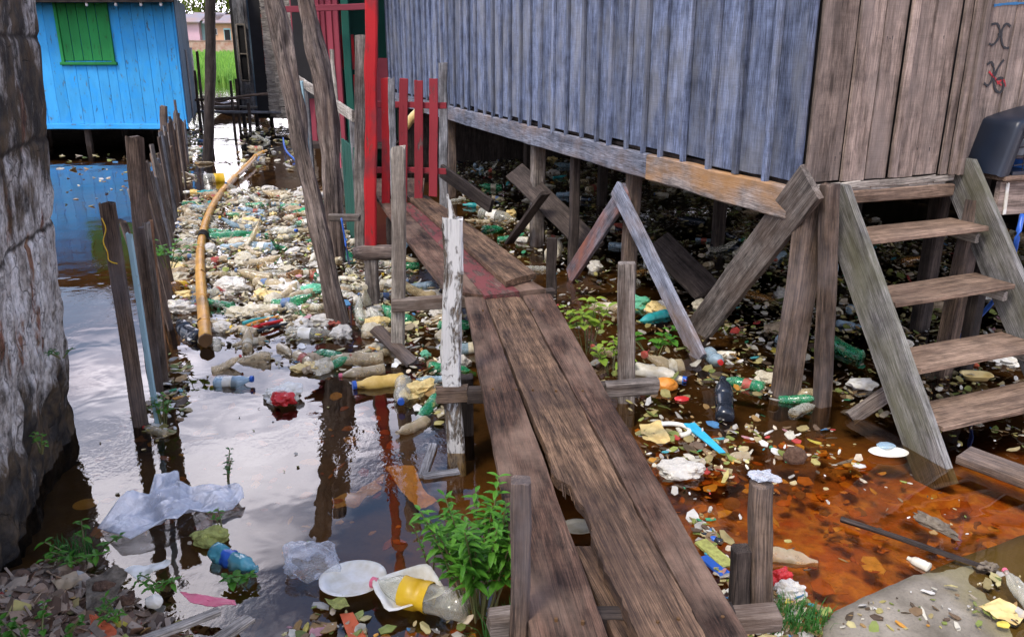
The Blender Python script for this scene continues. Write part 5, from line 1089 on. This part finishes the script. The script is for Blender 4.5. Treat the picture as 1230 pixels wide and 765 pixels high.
# sunken pieces seen through the water
sheet('sunken_bag', 'orange yellow bag sunk under the water left of the white post', 'bag', [(462, 563), (497, 562), (508, 588), (527, 604), (503, 616), (482, 592)], M['sunk_orange'], z=-.035, crinkle=.02)
sheet('sunken_card', 'tan folded card sunk beside the orange bag', 'card', [(398, 600), (430, 590), (462, 570), (458, 590), (425, 612), (402, 612)], M['sunk_orange'], z=-.06, crinkle=.02)
dish('sunken_disc', 'orange round lid sunk beside the old wall', 'lid', (103, 607), .055, .05, .008, M['sunk_orange'], z=-.03)
fr_ = MB(); A, B, C_ = P(508, 572, .01), P(520, 534, .01), P(552, 566, .01); board(fr_, A, B, .045, .02, n=5); board(fr_, A, C_, .04, .02, n=5); tag(fr_.build('frame_corner', M['grey'], origin=tuple(A)), 'broken grey frame corner floating left of the white post foot', 'frame')
for k, (a, b, mt, lb_) in enumerate([((292, 389), (328, 380), 'teal_plastic', 'teal'), ((296, 392), (334, 380), 'orange_plastic', 'orange'), ((302, 395), (340, 384), 'red_plastic', 'red'), ((310, 398), (348, 388), 'black_rubber', 'black')]): stick('plastic_tube', f'{lb_} tube in the bundle of coloured tubes below the bags', a, b, .016, M[mt], .03, .03, 'tube')
st_ = MB(); tube(st_, [P(340, 166, .05), P(343, 180, .1), P(352, 190, .05), P(356, 194, .0)], .018, 7, grain=False, sub=5); tag(st_.build('hose', M['blue_plastic'], smooth=True), 'short blue hose curling out of the litter left of the logs', 'hose')
st_ = MB(); tube(st_, [Q(410, 262, 6.9), Q(414, 285, 6.9), Q(417, 305, 6.9), P(420, 318, .02)], .008, 6, grain=False, sub=4); tag(st_.build('hose', M['blue_plastic'], smooth=True), 'thin blue cord hanging under the deck stub', 'cord')
lump('plastic_bag', 'green crushed bag at the end of the thin blue cord', 'bag', (418, 312), 12, .09, M['green_plastic'], .3, .5, dep=.05)
# shredded plastic sits on the near right post top (moved there)
for o in list(bpy.data.objects):
    if o.get('label', '').startswith('shredded bluish'):
        pp_ = P(911, 750); q = Q(917, 572, pp_.y); o.location = (q.x, q.y, q.z - .01); o.scale = (.55, .55, .55)

# ---- the mass of look-alike trash: real bottles copied over the water
def inside(p, poly):
    c = False; n = len(poly)
    for i in range(n):
        a, b = poly[i], poly[(i+1) % n]
        if (a.y > p.y) != (b.y > p.y) and p.x < (b.x-a.x)*(p.y-a.y)/(b.y-a.y) + a.x: c = not c
    return c
ZP = {k: [P(u, v) for u, v in px] for k, px in dict(
    channel=[(207, 400), (205, 300), (216, 248), (240, 232), (300, 226), (350, 230), (385, 225), (410, 270), (440, 330), (470, 385), (450, 418), (398, 392), (385, 408), (330, 416), (285, 408), (258, 392), (250, 410), (225, 414)],
    strip=[(205, 240), (222, 150), (246, 150), (243, 180), (236, 232)],
    upper=[(285, 195), (292, 140), (345, 140), (375, 215), (340, 205), (310, 212)],
    middle=[(428, 395), (440, 300), (470, 290), (520, 330), (560, 370), (565, 470), (552, 510), (520, 500), (500, 470), (470, 450), (440, 425)],
    house=[(668, 380), (640, 340), (600, 305), (560, 262), (530, 192), (760, 192), (900, 250), (900, 400), (860, 470), (800, 508), (770, 512), (730, 478), (700, 430)],
    corner=[(860, 440), (880, 250), (1060, 260), (1020, 470), (950, 500), (880, 520), (800, 508), (800, 470)],
    stairs=[(1010, 480), (1060, 280), (1260, 280), (1330, 540), (1160, 548), (1100, 505), (1020, 505)],
    pool=[(770, 545), (765, 505), (900, 512), (1000, 515), (1040, 560), (900, 560), (870, 590), (850, 640), (815, 610)],
    loose=[(250, 412), (440, 400), (545, 440), (540, 520), (450, 470), (330, 440)],
    near=[(335, 765), (385, 725), (450, 745), (560, 745), (590, 770), (600, 830), (300, 830)],
    edge=[(826, 620), (870, 640), (890, 690), (960, 715), (1000, 740), (985, 790), (900, 790), (880, 740)]).items()}
AR = {}
def pick(zone):
    pl = ZP[zone]; x0, x1 = min(p.x for p in pl), max(p.x for p in pl); y0, y1 = min(p.y for p in pl), max(p.y for p in pl)
    while True:
        p = Vector((rng.uniform(x0, x1), rng.uniform(y0, y1), 0))
        if inside(p, pl): return p
def toPX(p):
    d = p.y*cP - (p.z-CAMZ)*sP; h = p.y*sP + (p.z-CAMZ)*cP; return CX + F*p.x/d, CY - F*h/d
where = dict(loose='at the litter edge in open water', channel='in the channel', strip='between the dark pole and fence', upper='in the upper channel', middle='under the red post walkway', house='under the grey house', corner='in the shade by the corner stilt', stairs='under the stairs')
cnames = dict(clear='clear', murky='murky tan', green='green', blueish='bluish', white='white', yellow='yellow', brown='brown', dark='black', teal='teal', aqua='aqua')
pending = {}
protos = {}
def scatter(zone, n, weights, smin=.10):
    for _ in range(n):
        for _t in range(30):
            p = pick(zone)
            if zone == 'channel' and any((Vector((b.x, b.y, 0)) - p).length < .09 for b in bpt): continue
            if all((p - q).length > smin for q in placed): break
        else: continue
        placed.append(p); colr = rng.choices(list(weights), list(weights.values()))[0]
        style = rng.choice(['soda', 'soda', 'ribbed', 'milk']); cap = rng.choice([None, None, None, 'dull_red', 'dull_blue', 'dirty_white', 'dirty_white', 'yellow_plastic'] if zone in ('channel', 'middle', 'corner') else [None, None, None, 'dull_blue', 'dull_red']); lab = rng.choice([None, None, None, None, 'dirty_white', 'dirty_white', rng.choice(['dull_red', 'dull_blue'])]); cr = rng.choice([.12, .12, .35])
        key = (colr, cap, lab, cr > .2); pending.setdefault(zone, []).append((p, style, key))
scatter('channel', 155, dict(clear=40, murky=46, green=11, blueish=12, white=10, yellow=3, brown=5, teal=1), .12)
scatter('loose', 11, dict(clear=3, murky=4, white=1, green=1), .16)
scatter('strip', 12, dict(clear=3, murky=3, green=2, yellow=1), .2)
scatter('upper', 8, dict(clear=4, murky=6, white=3), .2)
scatter('middle', 16, dict(clear=3, murky=3, green=1, blueish=2), .12)
scatter('house', 60, dict(clear=8, murky=5, green=2, blueish=5, teal=2, white=3, brown=2, dark=2), .15)
scatter('corner', 26, dict(clear=4, murky=4, green=2, blueish=3, dark=1), .15)
scatter('stairs', 12, dict(clear=3, murky=3, green=1, brown=1), .15)
capn = {None: 'capless', 'dull_red': 'red capped', 'dull_blue': 'blue capped', 'dirty_white': 'white capped', 'red_plastic': 'red capped', 'blue_plastic': 'blue capped', 'white_foam': 'white capped', 'yellow_plastic': 'yellow capped'}
labn = {None: '', 'dirty_white': ' with white label', 'dull_red': ' with red label', 'dull_blue': ' with blue label', 'white_foam': ' with white label', 'red_plastic': ' with red label', 'blue_plastic': ' with blue label'}
ordn = ['nearest', 'second nearest', 'third nearest', 'fourth nearest', 'fifth nearest', 'sixth nearest', 'seventh nearest', 'eighth nearest', 'ninth nearest', 'tenth nearest', 'eleventh nearest', 'twelfth nearest', 'thirteenth nearest', 'fourteenth nearest', 'fifteenth nearest', 'sixteenth nearest', 'seventeenth nearest', 'eighteenth nearest']
for zone, lst in pending.items():
    by = {}
    for it in lst: by.setdefault(it[2], []).append(it)
    for key, its in by.items():
        its.sort(key=lambda q: q[0].y); colr, cap, lab, cr = key
        for i, (p, style, _) in enumerate(its):
            base = f"{'crushed ' if cr else ''}{cnames[colr]} {capn[cap]} bottle{labn[lab]} {where[zone]}"
            l_ = base if len(its) == 1 else (f'{ordn[min(i, 17)]} ' if i < len(its)-1 or len(its) > 3 else 'farthest ') + base
            pk_ = (style,) + key; L = rng.uniform(.20, .35)*(1.0 if style != 'milk' else .85); grp = 'plastic bottles floating in the litter'
            rr = .135*L; loc = (p.x, p.y, rr*rng.uniform(.1, .55)); rot = (rng.uniform(0, 6.3), rng.uniform(-.07, .07), rng.gauss(0, .6) + rng.choice([0, math.pi]))
            if rng.random() < .2: rot = (rot[0], rot[1], rng.uniform(0, 6.3))
            if pk_ not in protos:
                o = make_bottle(style, colr, 1., cap, lab, .34 if cr else .12, l_, group=grp, flat=.7 if cr else 1., seg=10); protos[pk_] = o; o.location = loc; o.rotation_euler = rot; o.scale = (L, L, L)
            else: copy_thing(protos[pk_], loc, rot, l_, grp, (L, L, L))

# crumpled bags, foam pieces and cups between the bottles
kinds = [('plastic_bag', 'bag', 'crumpled white bag', 'dirty_white', .3, .5), ('plastic_bag', 'bag', 'crumpled dirty clear bag', 'baggy', .3, .5), ('plastic_bag', 'bag', 'pale green torn bag', 'baggreen', .35, .6), ('foam_block', 'foam', 'broken white foam block', 'dirty_white', .12, .2), ('food_scrap', 'scrap', 'tan crumpled scrap', 'tan_scrap', .3, .5), ('plastic_bag', 'bag', 'cream crumpled wrapper', 'cream_plastic', .35, .5), ('plastic_bag', 'bag', 'blue crumpled bag', 'dull_blue', .35, .5), ('plastic_bag', 'bag', 'red crumpled wrapper', 'dull_red', .35, .5)]
bl = []
for zone, n in (('channel', 84), ('loose', 7), ('upper', 4), ('middle', 6), ('house', 26), ('corner', 14), ('stairs', 14), ('strip', 4)):
    for _ in range(n): bl.append((zone, rng.choices(range(8), [5, 8, 1.5, 3, 5, 4, .8, .7])[0], pick(zone)))
seen = {}
bl.sort(key=lambda q: q[2].y); bpro = {}
for zone, k, p in bl:
    nm, ct, lb_, mt, am, rd = kinds[k]; s_ = rng.uniform(.05, .12); sz_ = 'small' if s_ < .07 else 'mid sized' if s_ < .095 else 'large'; i = seen.get((zone, k, sz_), 0); seen[(zone, k, sz_)] = i+1; base = f"{sz_} {lb_} {where[zone]}"
    l_ = f'{ordn[min(i, 17)]} {base}'
    if k not in bpro or bpro[k][1] % 3 == 0:
        mb = MB(); blob(mb, (0, 0, 0), 1, .7, .45, am, 1.6, 3, ridge=rd); o = mb.build(nm, M[mt]); tag(o, l_, ct, 'crumpled bags and foam in the litter'); bpro[k] = [o, 1]
        o.location = (p.x, p.y, s_*.15); o.rotation_euler = (0, 0, rng.uniform(0, 6)); o.scale = (s_, s_, s_)
    else: copy_thing(bpro[k][0], (p.x, p.y, s_*.15), (0, 0, rng.uniform(0, 6)), l_, 'crumpled bags and foam in the litter', (s_, s_, s_)); bpro[k][1] += 1

# ---- bits nobody could count: leaves, scraps, foam crumbs, wrappers
PAL = [(.42, .36, .12), (.55, .48, .22), (.30, .24, .10), (.62, .58, .46), (.70, .68, .62), (.22, .14, .07), (.36, .22, .08), (.12, .08, .05), (.28, .32, .08), (.50, .40, .20), (.18, .22, .05), (.60, .50, .36), (.10, .07, .04), (.45, .42, .36)]
ACC = [(.42, .05, .04), (.05, .28, .13), (.08, .22, .40), (.60, .28, .04), (.72, .70, .64), (.62, .50, .08), (.50, .25, .26), (.06, .28, .30)]
def scrap(mb, p, s, z, colr, tilt=.35):
    k = rng.choice([5, 6, 7, 8]); a0 = rng.uniform(0, 6.3); el = rng.choice([rng.uniform(.3, .5), rng.uniform(.5, 1.), rng.uniform(.6, 1.)]); rot = rng.uniform(0, 3.2); cr, sr = math.cos(rot), math.sin(rot); tx, ty = rng.gauss(0, tilt), rng.gauss(0, tilt); vs_ = []
    for i in range(k):
        a = a0 + 6.283*i/k; x, y = math.cos(a)*s*rng.uniform(.8, 1.15), math.sin(a)*s*el*rng.uniform(.7, 1.15); X, Y = x*cr-y*sr, x*sr+y*cr
        vs_.append((p.x+X, p.y+Y, z + max(-.006, X*tx + Y*ty + rng.uniform(-.1, .1)*s)))
    vs_.append((p.x, p.y, z + rng.uniform(-.05, .22)*s)); th = .0025 + s*.04; nv = k+1
    vs_ += [(x, y, zz-th) for x, y, zz in vs_]
    fs = [(i, (i+1) % k, k) for i in range(k)] + [(nv+(i+1) % k, nv+i, nv+k) for i in range(k)] + [(i, nv+i, nv+(i+1) % k, (i+1) % k) for i in range(k)]
    mb.add(vs_, fs, col=colr)
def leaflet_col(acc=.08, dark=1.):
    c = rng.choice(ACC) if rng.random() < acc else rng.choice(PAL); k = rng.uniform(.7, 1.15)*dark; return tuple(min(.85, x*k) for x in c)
PALE = [(.62, .58, .46), (.70, .67, .58), (.55, .47, .30), (.66, .56, .34), (.45, .40, .28), (.76, .75, .70), (.35, .30, .18), (.50, .46, .36), (.25, .20, .12), (.60, .56, .30)]
def litter(zone, n, smin, smax, acc, lab, dark=1., zt=.02, name='floating_litter'):
    global PAL
    keepp = PAL; PAL = PAL + PALE*2 if zone in ('channel', 'middle', 'strip', 'loose') else PAL
    mb = MB()
    for _ in range(n):
        p = pick(zone); s = smin + (smax-smin)*rng.random()**2.2; cl = noise.noise(Vector((p.x*2.2, p.y*2.2, 4)))
        if cl < -.06 and rng.random() < .72: continue
        scrap(mb, p, s, zt*rng.random()+.004, leaflet_col(acc, dark))
    PAL = keepp
    o = mb.build(name, M['litter']); kind(o, 'stuff')['label'] = lab
litter('channel', 6000, .007, .040, .05, 'dense floating scraps, leaves and foam crumbs in the channel', zt=.045)
litter('loose', 330, .007, .035, .05, 'loose scraps at the litter edge', .9, .012)
litter('strip', 260, .02, .07, .1, 'floating scraps between the dark pole and fence')
litter('upper', 300, .02, .09, .06, 'brown floating litter in the upper channel', .8)
litter('middle', 1100, .008, .045, .08, 'floating leaves and scraps under the walkway joint')
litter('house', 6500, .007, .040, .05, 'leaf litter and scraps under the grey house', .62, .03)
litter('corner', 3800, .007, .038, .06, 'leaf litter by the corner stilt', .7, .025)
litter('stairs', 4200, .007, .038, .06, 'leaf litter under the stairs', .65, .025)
litter('pool', 420, .010, .045, .10, 'floating leaves at the edge of the orange water', 1., .01)
litter('near', 560, .010, .04, .08, 'small scraps at the near water edge', .8, .01)
litter('edge', 420, .010, .04, .1, 'small scraps beside the near right posts', .9, .012)
ZP['open'] = [P(u, v) for u, v in [(110, 520), (215, 440), (400, 430), (480, 520), (530, 640), (330, 680), (120, 660)]]
ZP['orange'] = [P(u, v) for u, v in [(830, 560), (1000, 520), (1160, 580), (1230, 640), (1050, 700), (960, 700), (880, 640)]]
litter('open', 26, .006, .02, .05, 'few small leaves on the open water', 1., .003); litter('orange', 60, .006, .022, .05, 'few small leaves on the orange water', 1., .003)
ZP['behind'] = [P(u, v) for u, v in [(60, 250), (60, 185), (190, 185), (190, 250)]]; litter('behind', 120, .02, .07, .05, 'few scraps floating by the blue house', .9, .006)
ZP['fencefoot'] = [P(u, v) for u, v in [(165, 508), (205, 420), (228, 430), (222, 520), (190, 532)]]; litter('fencefoot', 260, .010, .05, .06, 'leaves and scraps at the foot of the picket fence', .8, .02)
ZP['slabz'] = [P(u, v) for u, v in [(1000, 765), (1050, 722), (1150, 705), (1230, 690), (1300, 765)]]; litter('slabz', 130, .005, .03, .05, 'few leaves on the concrete slab', .9, .002, name='fallen_leaves')
for o in bpy.data.objects:
    if o.name.startswith('fallen_leaves'): o.location.z += .03
# sunken orange leaves and bags
mb = MB()
for zone, n, smx in (('orange', 150, .055), ('pool', 70, .05), ('open', 160, .05), ('near', 60, .05)):
    for _ in range(n): p = pick(zone); k_ = rng.random(); scrap(mb, p, (.012 + (smx-.012)*rng.random()**1.7), -.075 + .03*rng.random(), rng.choice([(.60, .20, .02), (.80, .42, .08), (.45, .11, .014), (.58, .16, .018), (.70, .28, .04), (.3, .12, .03)]), .15)
kind(mb.build('sunken_leaves', M['litter']), 'stuff')['label'] = 'orange and yellow leaves sunk under the clear brown water'
# debris shore, near left
ZP['shore'] = [P(u, v) for u, v in [(-80, 900), (-60, 740), (20, 705), (62, 684), (100, 668), (180, 668), (235, 700), (300, 735), (330, 790), (300, 900), (0, 900)]]
mb = MB()
for _ in range(3600):
    p = pick('shore'); s = .008 + .045*rng.random()**2; c = rng.choice([(.26, .17, .11), (.34, .24, .16), (.16, .09, .055), (.44, .35, .26), (.20, .12, .08), (.28, .20, .14), (.09, .055, .035)]) if rng.random() > .11 else leaflet_col(.25)
    scrap(mb, p, s, shore_h(p.x, p.y) + .012 + .03*rng.random(), c, .5)
for _ in range(240):
    p = pick('shore'); a = rng.uniform(0, 3.14); L = rng.uniform(.04, .16); z = shore_h(p.x, p.y) + .03 + .02*rng.random(); d = Vector((math.cos(a), math.sin(a), rng.uniform(-.2, .2)))*L/2
    k = rng.uniform(.14, .42); board(mb, p + Vector((0, 0, z)) - d, p + Vector((0, 0, z)) + d, rng.uniform(.006, .03), rng.uniform(.003, .01), n=2, rag=.004)
    for i in range(30): mb.col[-1-i] = (k, k*.75, k*.55)
kind(mb.build('shore_debris', M['litter']), 'stuff')['label'] = 'bark chips, sticks and leaves heaped on the near left shore'

# ================================================================== PLANTS
def leaf(mb, base, d, L, W, fold=.25, droop=.3):
    d = Vector(d).normalized(); s = d.cross(Vector((0, 0, 1))); s = s.normalized() if s.length > .1 else Vector((1, 0, 0)); u = s.cross(d)
    pr = [(0, .0), (.25, .8), (.5, 1.), (.78, .6), (1., 0)]; vs_ = []; fs = []
    for x, w in pr:
        c = base + d*(L*x) - Vector((0, 0, 1))*droop*L*x*x
        vs_ += [c - s*w*W/2 + u*fold*w*W*.5, c, c + s*w*W/2 + u*fold*w*W*.5]
    for i in range(4): a = 3*i; fs += [(a, a+1, a+4, a+3), (a+1, a+2, a+5, a+4)]
    mb.add(vs_, fs)
def plant(name, label, base, nst, h, spread, lL, lW, mat='leaf', step=.045, cat='plant', lean=(0, 0), seed=None):
    t = thing(name, label, cat, tuple(base)); base = Vector(base); sm_, lm = MB(), MB()
    for k in range(nst):
        a = rng.uniform(0, 6.3); f = base + Vector((math.cos(a), math.sin(a), 0))*spread*.35*rng.random(); dirn = Vector((math.cos(a)*spread*rng.uniform(.3, 1) + lean[0], math.sin(a)*spread*rng.uniform(.3, 1) + lean[1], h*rng.uniform(.55, 1.)))
        pts = [f, f + dirn*.4 + Vector((0, 0, h*.08)), f + dirn*.75 + Vector((0, 0, h*.06)), f + dirn]; tube(sm_, pts, [.004, .0035, .003, .002], 5, grain=False, sub=3)
        L = dirn.length; n = max(3, int(L/step)); ph = rng.uniform(0, 6)
        for i in range(n):
            s = .25 + .75*(i+1)/n; x = s*3; j = min(2, int(x)); q = pts[j].lerp(pts[j+1], x-j); sz = (1.05 - .45*s)*rng.uniform(.7, 1.15)
            for side in (0, math.pi):
                an = ph + i*1.57 + side + rng.uniform(-.3, .3); leaf(lm, q, (math.cos(an), math.sin(an), rng.uniform(.0, .6)), lL*sz, lW*sz, droop=rng.uniform(.1, .5))
    sm_.build('stem', M['stem'], t); lm.build('leaves', M[mat], t)
    return t
plant('leafy_plant', 'dense bright green leafy bush left of the near walkway', P(576, 740, .0), 30, .50, .16, .085, .030, step=.035)
plant('leafy_plant', 'smaller leafy stems behind the bush against the walkway', P(566, 712, .0), 12, .34, .12, .08, .028)
plant('leafy_plant', 'broad leaved yellow green vine beside the walkway joint', P(706, 425, .0), 8, .42, .16, .12, .085, 'leafyellow', .09)
plant('leafy_plant', 'broad leaved green vine right of the squared grey post', P(782, 430, .0), 7, .26, .22, .10, .075, 'leaf', .08)
plant('leafy_plant', 'green leaves behind the foot of the squared post', P(735, 450, .0), 6, .22, .14, .10, .07, 'leafyellow', .08)
plant('climbing_leaves', 'green climbing leaves hanging on the picket fence', Q(203, 322, P(205, 380).y - .1), 7, .24, .14, .10, .07, 'leaf', .07)
plant('leafy_plant', 'small green tuft at the foot of the pale blue slat', P(197, 512, .0), 8, .20, .05, .05, .03, 'leaf', .04)
plant('leafy_plant', 'leafy weed at the bottom left corner below the old wall', P(48, 800, .04), 12, .17, .16, .055, .036, 'leaf', .045)
plant('leafy_plant', 'green weed clump at the foot of the old wall', P(104, 674, .02), 9, .11, .14, .07, .028, 'leaf', .04)
plant('seedling', 'thin seedling standing in the open water', P(274, 586, -.02), 4, .18, .07, .04, .022, 'leafdark', .055)
plant('seedling', 'tiny sprout beside the yellow green sponge', P(268, 640, .0), 2, .13, .04, .04, .02, 'leaf', .05)
plant('seedling', 'small green weed in the middle of the debris shore', P(198, 706, .06), 6, .07, .10, .05, .02, 'leaf', .03)
plant('seedling', 'grassy weed on the debris shore below the husk', P(142, 742, .08), 6, .07, .08, .05, .018, 'leaf', .03)
plant('seedling', 'green leaf cluster in the dark water right of the blue bottle', P(292, 705, .0), 3, .05, .05, .07, .04, 'leaf', .03)
plant('seedling', 'tiny fern growing on the old wall face', Vector((-2.10, 3.62, .60)), 4, .05, .06, .04, .02, 'leafdark', .03)
plant('seedling', 'little creeper leaves low on the old wall', Vector((-1.90, 3.02, .42)), 4, .10, .04, .03, .025, 'leaf', .05)
plant('seedling', 'thin weed right of the tray by the bush', P(520, 690, .0), 3, .22, .08, .035, .02, 'leaf', .07)
def grass_tuft(label, base, n, h, r):
    t = thing('grass_tuft', label, 'grass tuft', tuple(base)); mb = MB()
    for _ in range(n):
        a = rng.uniform(0, 6.3); f = Vector(base) + Vector((math.cos(a), math.sin(a)*.6, 0))*r*rng.random()**.5; an = rng.uniform(0, 6.3); o = Vector((math.cos(an), math.sin(an), 0))*h*rng.uniform(.2, .7); hh = h*rng.uniform(.5, 1); s = Vector((-math.sin(an), math.cos(an), 0))*.0022
        q = f + o*.4 + Vector((0, 0, hh*.7)); e = f + o + Vector((0, 0, hh*.9)); mb.add([f-s, f+s, q+s*.8, q-s*.8, e], [(0, 1, 2, 3), (3, 2, 4)])
    mb.build('blades', M['leafdark'], t)
grass_tuft('green grass tuft growing beside the near right crossbeam', P(952, 752, .0), 300, .10, .13)
grass_tuft('thin grass at the foot of the nearest left post', P(612, 780, .0), 160, .16, .08)
grass_tuft('grass blades among the debris at the far left shore', P(90, 668, .02), 90, .10, .08)
